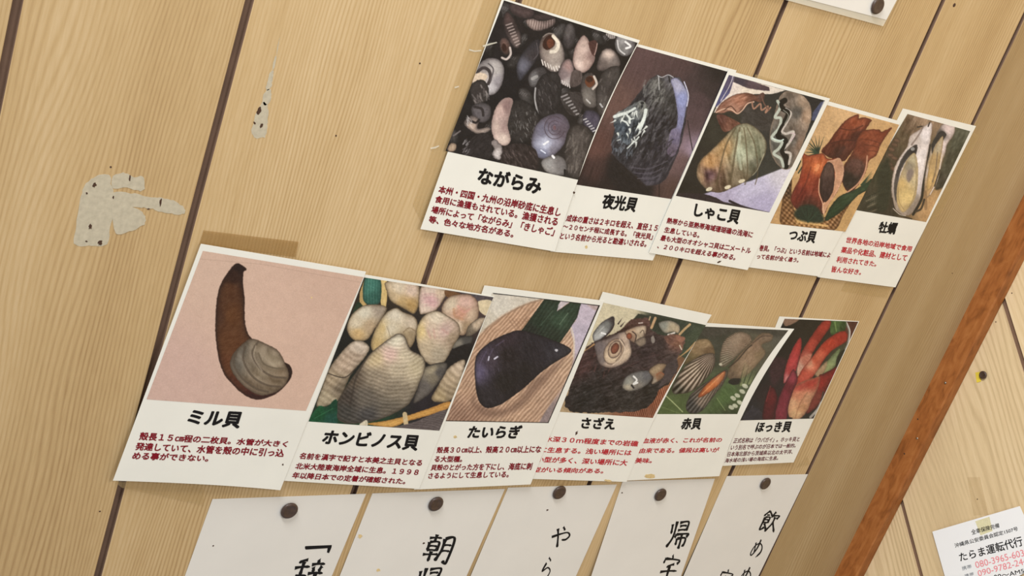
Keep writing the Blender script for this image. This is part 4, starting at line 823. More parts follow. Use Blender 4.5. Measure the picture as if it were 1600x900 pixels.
    p.shape([(800, 480), (856, 450), (900, 472), (940, 560), (1025, 610), (1042, 690), (1000, 800), (940, 925), (870, 980), (760, 1035), (640, 1066), (500, 1076), (432, 1036), (428, 950), (470, 850), (560, 720), (650, 600), (730, 530)],
            [(830, 500, 222, 214, 192), (800, 590, 218, 186, 174), (900, 600, 206, 192, 166), (700, 620, 200, 180, 142), (850, 700, 186, 172, 148), (980, 680, 194, 180, 150), (700, 760, 156, 142, 122), (850, 850, 142, 130, 112), (620, 900, 112, 104, 94), (500, 880, 74, 66, 60), (480, 1000, 72, 70, 66), (640, 1020, 78, 76, 76), (800, 980, 112, 104, 92), (540, 760, 106, 92, 78)],
            tex=[('r', 11, 850, 380, 26, 1.0, 0), ('n', 9, 80, 14, 150)], edge=((76, 66, 56), 11))
    p.stroke([(640, 610), (560, 760), (520, 950)], 14, (62, 54, 48), op=0.5)
    p.shape([(235, 1060), (300, 955), (360, 960), (425, 905), (430, 1030), (425, 1080), (330, 1072)], [(300, 1000, 26, 92, 54), (400, 960, 24, 74, 52), (390, 1050, 30, 84, 70)], tex=[('n', 10, 50, 16, -30)]); p.stroke([(270, 1040), (400, 970)], 6, (60, 124, 84), op=0.6)
    p.shape([(640, 1075), (760, 1056), (890, 1026), (1050, 975), (1210, 920), (1200, 970), (1060, 1020), (930, 1056), (810, 1100), (700, 1090)], [(760, 1070, 212, 164, 86), (1000, 1010, 206, 156, 80), (1180, 945, 198, 146, 74)], tex=[('l', 6, 18, -18)], edge=((150, 104, 50), 6)); p.stroke([(900, 1010), (912, 1105)], 32, (206, 184, 142)); p.shape([(820, 1105), (960, 1066), (1200, 980), (1190, 1140), (1000, 1130)], (102, 92, 92), tex=[('l', 7, 16, 10)])
    p.shape([(590, 1075), (636, 1050), (640, 1090), (590, 1090)], (214, 204, 180))

def pic_pen_shell(p):
    p.fill([(300, 800, 186, 152, 126), (700, 1000, 190, 156, 130), (600, 350, 190, 154, 126), (1000, 900, 186, 154, 130), (1100, 600, 196, 164, 138), (250, 1050, 160, 126, 106)], [('l', 20, 24, -50), ('n', 14, 60, 16, -45)])
    for i in range(16): p.stroke([(640 + i * 24, 330 - i * 3), (700 + i * 22, 420 - i * 14)], 9, (150, 116, 94), op=0.4)
    p.shape([(450, 100), (1000, 150), (880, 180), (800, 195), (690, 240), (580, 300), (480, 380), (380, 470)], [(560, 200, 212, 206, 194), (750, 170, 208, 200, 186), (460, 330, 204, 196, 180)], smooth=False, soft=22)
    p.stroke([(880, 178), (740, 225), (600, 300), (460, 400)], 12, (150, 122, 100), op=0.6)
    p.shape([(1150, 190), (1320, 220), (940, 1090), (860, 1080), (1040, 800), (1110, 620), (1115, 500), (1090, 390), (1130, 320)], [(1200, 260, 196, 184, 200), (1150, 450, 190, 180, 198), (1050, 800, 190, 164, 150), (920, 1040, 150, 134, 134)], soft=12); p.stroke([(1092, 380), (1116, 480), (1110, 600)], 12, (220, 206, 190), op=0.8); p.shape([(1200, 205), (1310, 225), (1280, 262)], (190, 170, 170), soft=14)
    p.shape([(895, 178), (1022, 186), (995, 262), (1092, 195), (1166, 208), (1138, 310), (1080, 400), (1010, 500), (860, 480), (715, 425), (800, 310)], [(930, 230, 46, 64, 52), (1110, 240, 48, 68, 54), (1000, 330, 60, 84, 66), (860, 340, 42, 60, 48), (960, 440, 44, 58, 48), (800, 410, 40, 48, 44)], tex=[('l', 7, 26, -55), ('n', 8, 90, 14, -55)], smooth=False, edge=((34, 46, 38), 8))
    p.shape([(1022, 186), (1088, 194), (990, 264), (1000, 220)], (200, 188, 194), smooth=False); p.stroke([(1070, 280), (1010, 360)], 9, (110, 132, 110), op=0.7); p.stroke([(960, 260), (870, 370)], 7, (78, 100, 82), op=0.7)
    p.shape([(380, 880), (420, 960), (640, 970), (820, 780), (1000, 640), (1060, 580), (980, 700), (800, 900), (660, 1010), (470, 1040), (370, 960)], (120, 92, 78), soft=40, op=0.6)
    p.shape([(385, 650), (410, 570), (500, 490), (620, 430), (720, 405), (860, 440), (960, 478), (1040, 510), (1092, 545), (1072, 582), (960, 650), (850, 735), (740, 835), (645, 905), (560, 958), (470, 976), (412, 920), (390, 800)],
            [(600, 450, 60, 48, 58), (450, 600, 78, 68, 86), (400, 700, 104, 96, 126), (500, 620, 74, 64, 76), (620, 600, 44, 38, 42), (800, 560, 46, 42, 50), (960, 540, 54, 52, 62), (1060, 550, 60, 60, 68), (600, 780, 40, 36, 38), (460, 900, 48, 44, 50), (740, 720, 42, 38, 42)],
            tex=[('n', 9, 90, 14, 75), ('n', 6, 14, 14, 0)], edge=((32, 28, 34), 10))
    for pts in ([(470, 560), (430, 640), (415, 740)], [(520, 540), (470, 640)], [(600, 480), (540, 520)]): p.stroke(pts, 8, (112, 102, 128), op=0.5)
    p.stroke([(485, 625), (490, 600)], 10, (206, 204, 222)); p.stroke([(530, 615), (552, 600)], 12, (200, 198, 214)); p.ell(985, 552, 12, 10, 0, (196, 196, 204)); p.flecks((420, 560, 640, 720), 18, 12, (120, 112, 134), 5, 0.6, 60); p.flecks((500, 860, 600, 960), 20, 10, (88, 80, 88), 6, 0.5)
    p.stroke([(525, 131), (910, 172), (1305, 221)], 13, (26, 22, 26), smooth=False, soft=4); p.stroke([(1303, 221), (928, 1088)], 13, (26, 22, 26), soft=4); p.stroke([(150, 1074), (928, 1088)], 12, (30, 26, 30), soft=4)

def pic_horned_turbans(p):
    p.fill([(480, 250, 208, 198, 168), (420, 400, 206, 196, 166), (700, 250, 206, 196, 166), (330, 560, 196, 182, 150), (950, 300, 58, 66, 54), (1200, 420, 66, 76, 62), (1100, 650, 130, 92, 66), (960, 950, 142, 86, 62), (800, 1040, 136, 84, 62), (240, 980, 176, 150, 116), (1240, 560, 80, 88, 64), (200, 1020, 180, 156, 120)], [('n', 7, 40, 40, 0)])
    p.shape([(785, 250), (880, 268), (1200, 320), (1310, 345), (1270, 480), (1150, 600), (1000, 500), (860, 330), (750, 290)], [(820, 270, 56, 62, 52), (1150, 360, 56, 66, 54), (1240, 430, 70, 82, 64), (1000, 300, 50, 58, 48)], tex=[('n', 8, 40, 40, 0)], smooth=False)
    p.shape([(1020, 760), (1090, 640), (1080, 700), (1000, 900), (900, 1070), (600, 1020), (760, 1000), (930, 860)], [(950, 900, 144, 84, 58), (800, 1030, 132, 80, 58), (1040, 740, 156, 104, 72)], tex=[('l', 26, 15, 75), ('n', 12, 30, 30, 0)], smooth=False)
    p.shape([(210, 960), (240, 850), (280, 740), (330, 620), (360, 550), (440, 470), (540, 420), (660, 370), (720, 300), (800, 295), (850, 330), (900, 380), (990, 420), (1140, 440), (1130, 530), (1095, 590), (1095, 680), (1030, 790), (950, 850), (905, 940), (780, 1010), (560, 1022), (300, 1022), (230, 990)],
            [(340, 640, 74, 50, 52), (500, 750, 48, 42, 44), (650, 650, 58, 46, 48), (850, 550, 56, 44, 48), (950, 500, 60, 48, 50), (400, 900, 42, 40, 42), (700, 900, 50, 46, 46), (1050, 620, 74, 62, 62), (880, 840, 44, 40, 40), (780, 320, 84, 58, 50), (1080, 470, 120, 82, 70)],
            tex=[('n', 30, 50, 12, -20), ('n', 14, 16, 16, 0)], cut=(12, 34))
    p.flecks((300, 560, 560, 760), 40, 36, (92, 62, 62), 3, 0.6, -60); p.flecks((640, 560, 1060, 760), 60, 34, (90, 68, 70), 4, 0.5, -20); p.flecks((600, 860, 800, 1000), 30, 12, (120, 116, 112), 5, 0.5); p.flecks((260, 780, 640, 1000), 50, 30, (30, 28, 30), 8, 0.6, -60)
    p.shape([(432, 412), (480, 340), (530, 300), (592, 272), (598, 320), (560, 390), (510, 440), (470, 462), (440, 466)], [(480, 380, 150, 152, 150), (540, 330, 122, 124, 122), (500, 420, 196, 198, 198), (580, 300, 70, 64, 66)], edge=((58, 54, 58), 8)); p.stroke([(580, 280), (596, 330), (566, 390), (500, 450)], 12, (58, 48, 52)); p.stroke([(500, 400), (530, 410)], 12, (236, 236, 238)); p.stroke([(450, 420), (520, 350)], 6, (196, 196, 194), op=0.6)
    for a, b in (((630, 330), (665, 280)), ((650, 350), (685, 310)), ((720, 320), (735, 295))): p.stroke([a, b], 12, (60, 44, 46), taper=True)
    p.shape([(450, 480), (560, 440), (650, 395), (705, 400), (725, 480), (735, 560), (690, 630), (580, 676), (490, 650), (458, 570)], [(480, 520, 118, 108, 110), (520, 600, 128, 116, 114), (600, 460, 138, 122, 116), (680, 460, 190, 168, 150), (640, 590, 206, 184, 160), (560, 640, 186, 164, 146), (700, 560, 212, 190, 166)], tex=[('n', 10, 60, 14, -50)], edge=((72, 60, 60), 9))
    p.ell(598, 545, 76, 108, 28, [(600, 540, 196, 172, 146), (570, 600, 212, 190, 162), (630, 480, 176, 150, 128)], edge=((76, 60, 58), 7)); p.ell(604, 530, 50, 72, 26, (204, 178, 150), edge=((60, 46, 48), 7)); p.ell(604, 522, 30, 46, 24, (140, 82, 62), edge=((70, 42, 40), 8))
    p.stroke([(640, 450), (680, 520), (650, 600), (590, 650)], 9, (226, 206, 182), op=0.8); p.stroke([(640, 480), (655, 560), (610, 620)], 6, (104, 84, 76), op=0.8)
    p.shape([(685, 388), (760, 352), (842, 342), (850, 390), (830, 430), (780, 478), (735, 470), (700, 430)], [(720, 380, 190, 160, 132), (800, 370, 206, 186, 160), (790, 440, 176, 158, 134), (740, 440, 150, 120, 100)], edge=((78, 62, 56), 8)); p.ell(716, 426, 22, 26, 0, (156, 88, 62), edge=((84, 48, 40), 6)); p.stroke([(740, 390), (770, 420), (760, 470)], 9, (74, 58, 54)); p.stroke([(800, 400), (825, 380), (835, 430)], 6, (100, 84, 74))
    p.shape([(760, 470), (830, 430), (850, 480), (800, 510)], [(800, 470, 140, 124, 108)], edge=((64, 54, 52), 8)); p.shape([(885, 440), (905, 425), (915, 470), (895, 480)], (140, 132, 126))
    p.shape([(720, 310), (800, 285), (870, 290), (880, 350), (840, 340), (760, 345)], (92, 64, 58), tex=[('n', 24, 24, 12, 10)], cut=(10, 24)); p.stroke([(790, 325), (820, 322)], 8, (210, 196, 188))
    p.stroke([(920, 285), (890, 360)], 20, (196, 160, 120)); p.stroke([(880, 275), (872, 300)], 10, (190, 164, 128)); p.stroke([(1190, 335), (1150, 370), (1110, 412)], 18, (190, 160, 116)); p.stroke([(1235, 480), (1160, 550), (1085, 605)], 24, (180, 146, 100), taper=True)
    p.shape([(945, 330), (1000, 305), (1060, 310), (1112, 350), (1100, 405), (1060, 395), (990, 400)], [(980, 340, 150, 152, 142), (1060, 360, 176, 162, 136), (1090, 390, 196, 176, 146)], edge=((84, 80, 74), 8)); p.stroke([(1020, 415), (1070, 400)], 12, (220, 214, 206))
    p.shape([(1000, 430), (1070, 410), (1150, 440), (1125, 480), (1130, 525), (1060, 500), (1010, 480)], [(1040, 440, 112, 78, 68), (1110, 450, 150, 104, 86), (1100, 500, 136, 98, 80)], tex=[('n', 24, 24, 14, 20)], cut=(8, 22)); p.stroke([(1110, 500), (1125, 530)], 9, (206, 190, 172))
    p.shape([(660, 815), (690, 745), (770, 705), (850, 695), (885, 715), (890, 765), (830, 825), (745, 856), (685, 850)], [(700, 780, 150, 150, 142), (700, 830, 176, 166, 146), (780, 740, 120, 120, 120), (850, 730, 104, 104, 108), (780, 820, 136, 130, 122)], edge=((68, 64, 64), 9)); p.stroke([(750, 740), (775, 770), (750, 800), (780, 790)], 14, (230, 230, 228)); p.stroke([(735, 810), (750, 830)], 14, (46, 44, 46))
    p.shape([(868, 695), (940, 640), (1010, 650), (980, 700), (990, 740), (930, 790), (890, 800), (900, 750)], [(920, 680, 168, 146, 116), (950, 740, 140, 104, 78), (900, 780, 176, 164, 146)], edge=((70, 56, 48), 8)); p.stroke([(930, 730), (960, 710), (985, 725)], 10, (150, 96, 68)); p.shape([(1000, 660), (1080, 610), (1080, 690), (1020, 780), (940, 830), (990, 740)], (76, 66, 68), tex=[('n', 12, 30, 14, -50)])
    for i in range(6): p.stroke([(250 + i * 4, 930 + i * 12), (200 + i * 6, 915 + i * 16)], 12, (46, 40, 42), taper=True)
    p.stroke([(440, 490), (400, 520), (350, 552)], 14, (176, 136, 92), taper=True)

def pic_ark_shells(p):
    p.fill([(500, 200, 66, 68, 58), (900, 230, 92, 90, 80), (200, 690, 88, 106, 62), (500, 700, 78, 96, 62), (650, 700, 84, 92, 72), (150, 560, 76, 86, 58), (450, 330, 70, 72, 62), (550, 600, 84, 104, 66), (800, 300, 96, 92, 76)], [('n', 9, 60, 30, 0)])
    p.shape([(430, 165), (960, 190), (920, 240), (700, 200), (520, 230), (430, 240)], (74, 72, 64), soft=30)
    p.shape([(560, 560), (620, 560), (700, 700), (650, 745), (450, 745), (500, 650)], [(560, 640, 84, 110, 64), (600, 720, 66, 80, 52)], tex=[('n', 12, 60, 12, 45)], soft=14); p.stroke([(160, 615), (220, 670), (280, 730)], 7, (166, 178, 128)); p.stroke([(505, 640), (560, 720)], 5, (132, 150, 98)); p.stroke([(120, 690), (260, 740)], 6, (120, 138, 88), op=0.6)
    p.shape([(275, 410), (305, 325), (350, 270), (430, 248), (475, 285), (490, 360), (440, 350), (380, 375), (320, 410)], [(350, 300, 150, 126, 94), (430, 270, 164, 140, 106), (460, 330, 124, 100, 74), (320, 380, 110, 96, 66)], tex=[('n', 14, 30, 10, -20)], edge=((92, 78, 54), 8))
    p.shape([(210, 580), (245, 500), (300, 425), (380, 370), (440, 346), (486, 350), (492, 420), (445, 500), (350, 590), (260, 612), (225, 612)], [(300, 520, 140, 124, 108), (420, 400, 122, 104, 90), (450, 460, 112, 96, 82), (240, 590, 80, 76, 66), (350, 450, 146, 130, 112)], tex=[('f', 64, 505, 330, 62), ('n', 6, 20, 20, 0)], edge=((66, 58, 50), 9))
    p.shape([(525, 420), (530, 330), (560, 255), (640, 205), (715, 220), (735, 270), (690, 312), (620, 380), (560, 432)], [(560, 300, 142, 124, 106), (640, 240, 152, 132, 112), (690, 280, 134, 112, 92), (545, 400, 126, 118, 100)], tex=[('f', 30, 745, 300, 90)], edge=((92, 80, 66), 9)); p.ell(530, 418, 10, 8, 0, (196, 190, 170))
    p.shape([(735, 270), (800, 212), (868, 222), (862, 262), (800, 292), (826, 345), (770, 420), (690, 500), (610, 520), (572, 480), (640, 370), (690, 315)], [(760, 300, 146, 120, 98), (840, 235, 132, 112, 94), (720, 380, 152, 128, 104), (650, 450, 142, 120, 96), (600, 490, 116, 98, 80), (790, 360, 140, 120, 92)], tex=[('n', 18, 50, 12, -40)], edge=((98, 82, 64), 9)); p.stroke([(735, 290), (700, 320), (640, 390), (580, 440)], 8, (70, 58, 48)); p.stroke([(740, 280), (800, 235), (860, 232)], 7, (96, 78, 66))
    p.ell(625, 530, 46, 22, -5, (40, 40, 38))
    p.shape([(562, 452), (576, 480), (545, 550), (490, 620), (410, 720), (345, 742), (302, 712), (318, 640), (370, 580), (470, 510)], [(330, 680, 66, 66, 66), (430, 560, 96, 84, 72), (520, 500, 110, 94, 78), (460, 640, 120, 106, 92), (380, 720, 74, 72, 70), (400, 670, 130, 116, 104)], tex=[('f', 34, 585, 420, 100)], edge=((58, 54, 52), 8))
    p.shape([(552, 462), (560, 490), (520, 550), (450, 606), (392, 636), (385, 618), (430, 555), (500, 495)], [(520, 490, 200, 128, 84), (450, 560, 206, 118, 62), (400, 620, 176, 96, 56)], edge=((112, 62, 40), 7)); p.stroke([(545, 475), (480, 540), (410, 610)], 7, (226, 162, 108), op=0.7)
    for i in range(12): p.stroke([(650 + i * 9, 560 - i * 2), (690 + i * 9, 400 + i * 8)], 8, (140, 150, 104) if i % 3 else (74, 88, 56), op=0.8, taper=True)
    for x, y in ((672, 596), (612, 640), (625, 690), (655, 668), (690, 560), (600, 700), (640, 622)): p.ell(x, y, 20, 13, 30, (204, 206, 184), op=0.85)

def pic_surf_clams(p):
    p.fill([(1000, 180, 50, 46, 40), (900, 350, 48, 42, 40), (800, 500, 46, 44, 46), (720, 720, 52, 52, 58), (850, 600, 60, 46, 50), (1400, 180, 112, 74, 62), (1200, 700, 60, 58, 52), (1290, 550, 50, 48, 42), (1150, 200, 54, 50, 42), (1330, 350, 84, 86, 66)], [('n', 7, 40, 40, 0)])
    p.shape([(945, 118), (1045, 118), (1010, 148), (955, 165)], (150, 122, 104)); p.shape([(870, 380), (960, 385), (940, 480), (880, 560), (850, 480)], (78, 50, 58), soft=24)
    p.stroke([(740, 690), (725, 740), (745, 760)], 8, (96, 94, 104), op=0.7); p.shape([(690, 740), (760, 700), (820, 760), (800, 785), (680, 785)], (66, 64, 74), soft=14)
    p.shape([(1365, 140), (1440, 135), (1385, 270), (1372, 230)], (104, 66, 56)); p.stroke([(1352, 140), (1375, 200), (1366, 280), (1350, 320)], 12, (150, 150, 146)); p.stroke([(1358, 142), (1380, 200), (1372, 270)], 5, (222, 220, 214))
    p.shape([(1258, 130), (1350, 135), (1345, 195), (1300, 205), (1262, 225), (1248, 190)], [(1290, 160, 92, 122, 70), (1330, 170, 66, 92, 52)], tex=[('n', 20, 20, 10, 70)]); p.stroke([(1280, 140), (1290, 200)], 8, (150, 176, 112), op=0.7)
    p.shape([(1205, 470), (1225, 405), (1310, 312), (1306, 380), (1275, 440), (1240, 470)], [(1230, 440, 160, 172, 124), (1290, 350, 140, 156, 116)], edge=((92, 104, 70), 8)); p.shape([(1300, 360), (1345, 320), (1310, 420), (1285, 440)], (56, 60, 48))
    p.shape([(1195, 140), (1250, 130), (1248, 175), (1195, 250), (1130, 350), (1085, 420), (1055, 450), (1042, 410), (1060, 340), (1110, 255)], [(1220, 160, 180, 70, 56), (1130, 280, 186, 82, 66), (1070, 380, 190, 112, 96), (1180, 240, 166, 62, 50)], tex=[('n', 8, 60, 10, -60)], edge=((124, 46, 42), 8))
    p.shape([(1045, 395), (1065, 370), (1130, 350), (1090, 450), (1040, 500), (1030, 450)], [(1050, 440, 206, 168, 150), (1090, 400, 198, 130, 110)], soft=12)
    p.shape([(942, 540), (955, 440), (990, 340), (1040, 252), (1060, 250), (1060, 310), (1040, 400), (1020, 470), (975, 520)], [(1040, 280, 190, 70, 66), (980, 400, 204, 84, 86), (1000, 460, 190, 76, 80), (960, 520, 216, 150, 150)], tex=[('n', 8, 60, 10, -65)], edge=((136, 48, 56), 8))
    p.shape([(1012, 560), (1060, 460), (1130, 370), (1200, 280), (1270, 225), (1340, 198), (1365, 225), (1350, 272), (1265, 325), (1205, 395), (1160, 470), (1090, 545), (1030, 590)], [(1320, 230, 180, 64, 50), (1240, 280, 196, 76, 54), (1150, 390, 206, 106, 78), (1110, 400, 222, 176, 146), (1080, 490, 204, 100, 80), (1040, 560, 190, 84, 72)], tex=[('n', 8, 60, 10, -50)], edge=((140, 52, 42), 8))
    p.shape([(1150, 480), (1200, 420), (1230, 400), (1215, 460), (1180, 500)], (176, 150, 120), soft=14)
    p.shape([(1170, 500), (1210, 478), (1305, 430), (1285, 510), (1220, 620), (1150, 710), (1090, 740), (1120, 640)], [(1260, 470, 150, 44, 44), (1200, 540, 170, 54, 50), (1160, 640, 150, 74, 62), (1240, 570, 120, 44, 42)], edge=((90, 34, 34), 10))
    p.shape([(1010, 570), (1070, 530), (1130, 510), (1180, 500), (1170, 570), (1130, 650), (1100, 720), (1050, 775), (985, 775), (968, 690), (985, 620)], [(1110, 530, 186, 74, 62), (1040, 560, 190, 84, 74), (1050, 620, 214, 150, 118), (1100, 640, 212, 164, 130), (1000, 680, 222, 178, 140), (1030, 750, 214, 180, 138), (1070, 700, 196, 150, 112)], tex=[('n', 8, 60, 14, 110)], edge=((150, 108, 84), 9)); p.stroke([(1100, 600), (1050, 680), (1020, 770)], 8, (176, 128, 96), op=0.6)
    p.shape([(885, 778), (905, 660), (945, 560), (985, 480), (1012, 450), (1034, 520), (1005, 600), (975, 690), (962, 778)], [(1000, 500, 170, 74, 92), (940, 620, 150, 56, 76), (920, 740, 146, 58, 76), (985, 580, 128, 44, 60)], tex=[('n', 7, 60, 10, -65)], edge=((96, 34, 50), 9))
    p.shape([(806, 778), (820, 660), (850, 580), (880, 570), (905, 640), (890, 720), (882, 778)], [(850, 640, 122, 36, 46), (850, 740, 106, 32, 44)], edge=((66, 24, 32), 10)); p.stroke([(858, 560), (830, 660)], 8, (150, 60, 66), op=0.6)
    p.stroke([(1195, 655), (1170, 710), (1120, 765)], 16, (176, 172, 166)); p.stroke([(1205, 600), (1190, 660)], 10, (90, 84, 78)); p.ell(985, 772, 18, 7, 0, (50, 40, 36))

# ------------------------------------------------------------------ the posters
def Q(crop, *pts): return [tuple(p) for p in T(crop, pts)]
A2 = (640, 190, 4.433); A4 = (860, 230, 5.0); A6 = (1020, 260, 5.0); A8 = (1170, 280, 4.324)
B2 = (160, 590, 3.63); B4 = (430, 590, 4.444); B6 = (660, 610, 4.706); B8 = (840, 610, 5.0); C2 = (1000, 600, 4.205)
def poster(label, group, sheet_q, base, lift, y0, pic_q, crop, painter, text_crop, title, body, ink, mids=None, pmids=None, curl=0.0, bold=0.034, tbold=0.044, gain=1.0):
    sh = Sheet(sheet_q, base, lift, y0, mids, curl)
    c = on_wall([((sheet_q[2][0] + sheet_q[3][0]) / 2, (sheet_q[2][1] + sheet_q[3][1]) / 2)])[0]
    root = tag(empty('shellfish_poster', (c[0], 0.0, c[2])), label, 'poster', group)
    sh.build('paper_sheet', MAT['paper'], root)
    p = Picture(sh, pic_q, crop, pmids); painter(p); p.build(root, gain, rough=0.25 if painter is pic_siphon_clam else 1.0, dark={pic_siphon_clam: 1.05, pic_surf_clams: 1.32, pic_whelks_in_basket: 1.3, pic_horned_turbans: 1.1}.get(painter, 1.13))
    lettering('title_lettering', sh, [(title[0], Q(text_crop, *title[1]))], MAT['black_ink'], root, tbold)
    lettering('description_lettering', sh, [(t, Q(text_crop, *q)) for t, q in body], MAT[ink], root, bold)
    return root, sh
UP = 'shellfish posters in the upper row'; LO = 'shellfish posters in the lower row'
P = {}
P[1] = poster('upper row poster showing a dark pile of small spiral sea snails, leftmost of its row', UP,
    [(785, -3), (1000, 63), (867, 393), (657, 358)], 1.9, 2.4, 0.09, [(787.5, 0.5), (996.5, 67), (903.5, 281), (696, 236)], A1, pic_pile_of_snails, A2,
    ('ながらみ', [(488, 312), (925, 388), (905, 508), (463, 428)]),
    [('本州・四国・九州の沿岸砂底に生息し', [(210, 440), (1060, 600), (1040, 660), (195, 495)]),
     ('食用に漁獲もされている。漁獲される', [(185, 510), (1035, 665), (1020, 725), (170, 560)]),
     ('場所によって「ながらみ」「きしゃご」', [(160, 582), (1015, 735), (995, 795), (145, 632)]),
     ('等、色々な地方名がある。', [(140, 650), (730, 755), (715, 805), (128, 700)])], 'dark_red_ink',
    mids={'r': (930, 211)}, pmids={'r': (942, 178)})
P[2] = poster('upper row poster showing one big dark rough turban shell on a brown board', UP,
    [(986, 66), (1151, 110), (1020, 407), (860, 393)], 0.8, 2.4, 0.09, [(985, 70), (1137, 112), (1049, 311), (897, 288)], A3, pic_green_turban, A4,
    ('夜光貝', [(420, 360), (697, 392), (660, 510), (395, 478)]),
    [('成体の重さは２キロを超え、直径１５', [(135, 525), (848, 605), (830, 660), (118, 580)]),
     ('～２０センチ程に成長する。「夜光貝」', [(105, 595), (808, 675), (795, 725), (95, 640)]),
     ('という名前から光ると勘違いされる。', [(85, 665), (765, 730), (745, 782), (70, 718)])], 'dark_red_ink')
P[3] = poster('upper row poster showing ridged giant clams with a wavy open shell', UP,
    [(1138, 110), (1297, 154), (1168, 422), (1014, 395)], 1.9, 2.4, 0.09, [(1139, 117), (1289, 157), (1202, 332), (1056, 306)], A5, pic_giant_clams, A6,
    ('しゃこ貝', [(335, 288), (698, 345), (665, 455), (316, 392)]),
    [('熱帯から亜熱帯海域珊瑚礁の浅海に', [(118, 398), (790, 510), (775, 560), (105, 445)]),
     ('生息している。', [(98, 470), (375, 515), (360, 560), (85, 515)]),
     ('最も大型のオオシャコ貝は二メートル', [(70, 535), (775, 635), (760, 685), (55, 580)]),
     ('、２００キロを超える事がある。', [(45, 600), (660, 690), (640, 735), (30, 640)])], 'dark_red_ink')
P[4] = poster('upper row poster showing red brown whelks with pine sprigs in a basket', UP,
    [(1290, 157), (1408, 190), (1280, 432), (1165, 417)], 1.3, 2.4, 0.09, [(1285, 162), (1405, 195), (1321, 362), (1200, 348.5)], A7, pic_whelks_in_basket, A6,
    ('つぶ貝', [(1075, 492), (1290, 508), (1262, 603), (1055, 578)]),
    [('巻貝。「つぶ」という名前は地域によ', [(840, 612), (1395, 672), (1382, 715), (828, 660)]),
     ('って名前が全く違う。', [(820, 680), (1150, 715), (1135, 752), (808, 722)])], 'dark_red_ink')
P[5] = poster('upper row poster showing two open oysters, rightmost of its row', UP,
    [(1411, 169.5), (1525, 197), (1399, 449), (1277, 433)], 0.5, 2.4, 0.09, [(1418, 178), (1516, 205), (1447, 347), (1330, 327)], A7, pic_open_oysters, A8,
    ('牡蠣', [(890, 285), (1012, 292), (985, 375), (868, 362)]),
    [('世界各地の沿岸地域で食用', [(665, 388), (1108, 452), (1095, 490), (652, 430)]),
     ('薬品や化粧品、建材として', [(632, 455), (1075, 510), (1062, 555), (620, 497)]),
     ('利用されてきた。', [(600, 520), (870, 555), (858, 592), (588, 562)]),
     ('皆んな好き。', [(565, 585), (768, 612), (755, 648), (555, 628)])], 'red_ink', bold=0.028)
P[6] = poster('lower row poster showing a long brown siphon clam on plain pink, leftmost of its row', LO,
    [(314, 381), (572, 424.5), (438, 766), (176.5, 751)], 3.0, 2.6, 0.335, [(317, 392), (568, 433), (478, 642), (229, 624)], B1, pic_siphon_clam, B2,
    ('ミル貝', [(505, 180), (805, 195), (775, 290), (473, 265)]),
    [('殻長１５㎝程の二枚貝。水管が大きく', [(218, 308), (1058, 360), (1045, 395), (205, 355)]),
     ('発達していて、水管を殻の中に引っ込', [(195, 367), (1040, 405), (1025, 452), (183, 412)]),
     ('める事ができない。', [(178, 420), (610, 440), (598, 478), (165, 465)])], 'dark_red_ink', mids={'b': (320, 757)})
P[7] = poster('lower row poster showing a pile of pale clams with a bamboo rod', LO,
    [(570, 429), (772, 463), (655, 764), (440, 751)], 2.5, 2.6, 0.335, [(569, 433.5), (771, 464.5), (686.5, 673), (482, 658.6)], B3, pic_pile_of_clams, B4,
    ('ホンビノス貝', [(350, 360), (1012, 398), (985, 510), (315, 465)]),
    [('名前を漢字で記すと本美之主貝となる', [(178, 520), (1028, 570), (1015, 615), (163, 565)]),
     ('北米大陸東海岸全域に生息。１９９８', [(150, 590), (1003, 635), (990, 680), (135, 635)]),
     ('年以降日本での定着が確認された。', [(128, 655), (915, 700), (900, 742), (112, 700)])], 'dark_red_ink')
P[8] = poster('lower row poster showing one black pen shell on a woven mat with leaves', LO,
    [(757, 446), (944, 470), (829, 757), (647, 765)], 2.0, 2.6, 0.335, [(769, 457.4), (937.6, 477), (857, 661), (690, 658)], B5, pic_pen_shell, B6,
    ('たいらぎ', [(350, 258), (742, 255), (712, 355), (325, 352)]),
    [('殻長３０㎝以上、殻高２０㎝以上にな', [(112, 415), (880, 405), (868, 460), (102, 462)]),
     ('る大型種。', [(95, 480), (300, 483), (290, 528), (85, 528)]),
     ('貝殻のとがった方を下にし、海底に刺', [(70, 545), (815, 530), (800, 585), (58, 590)]),
     ('さるようにして生息している。', [(48, 605), (645, 592), (632, 640), (40, 650)])], 'dark_red_ink')
P[9] = poster('lower row poster showing dark horned turban shells with swirled pale lids', LO,
    [(942, 456), (1112, 492), (979, 753), (822, 748)], 1.5, 2.6, 0.335, [(934, 471), (1103, 508), (1020, 653), (868, 643)], B7, pic_horned_turbans, B8,
    ('さざえ', [(350, 205), (615, 215), (600, 308), (335, 298)]),
    [('水深３０ｍ程度までの岩礁', [(65, 355), (795, 395), (780, 440), (52, 400)]),
     ('に生息する。浅い場所には', [(30, 440), (742, 465), (728, 510), (15, 485)]),
     ('小型が多く、深い場所に大', [(0, 515), (710, 542), (695, 590), (-15, 560)]),
     ('型がいる傾向がある。', [(-25, 598), (525, 610), (510, 650), (-40, 640)])], 'red_ink', bold=0.028, mids={'r': (1041, 618)}, pmids={'r': (1059, 581)})
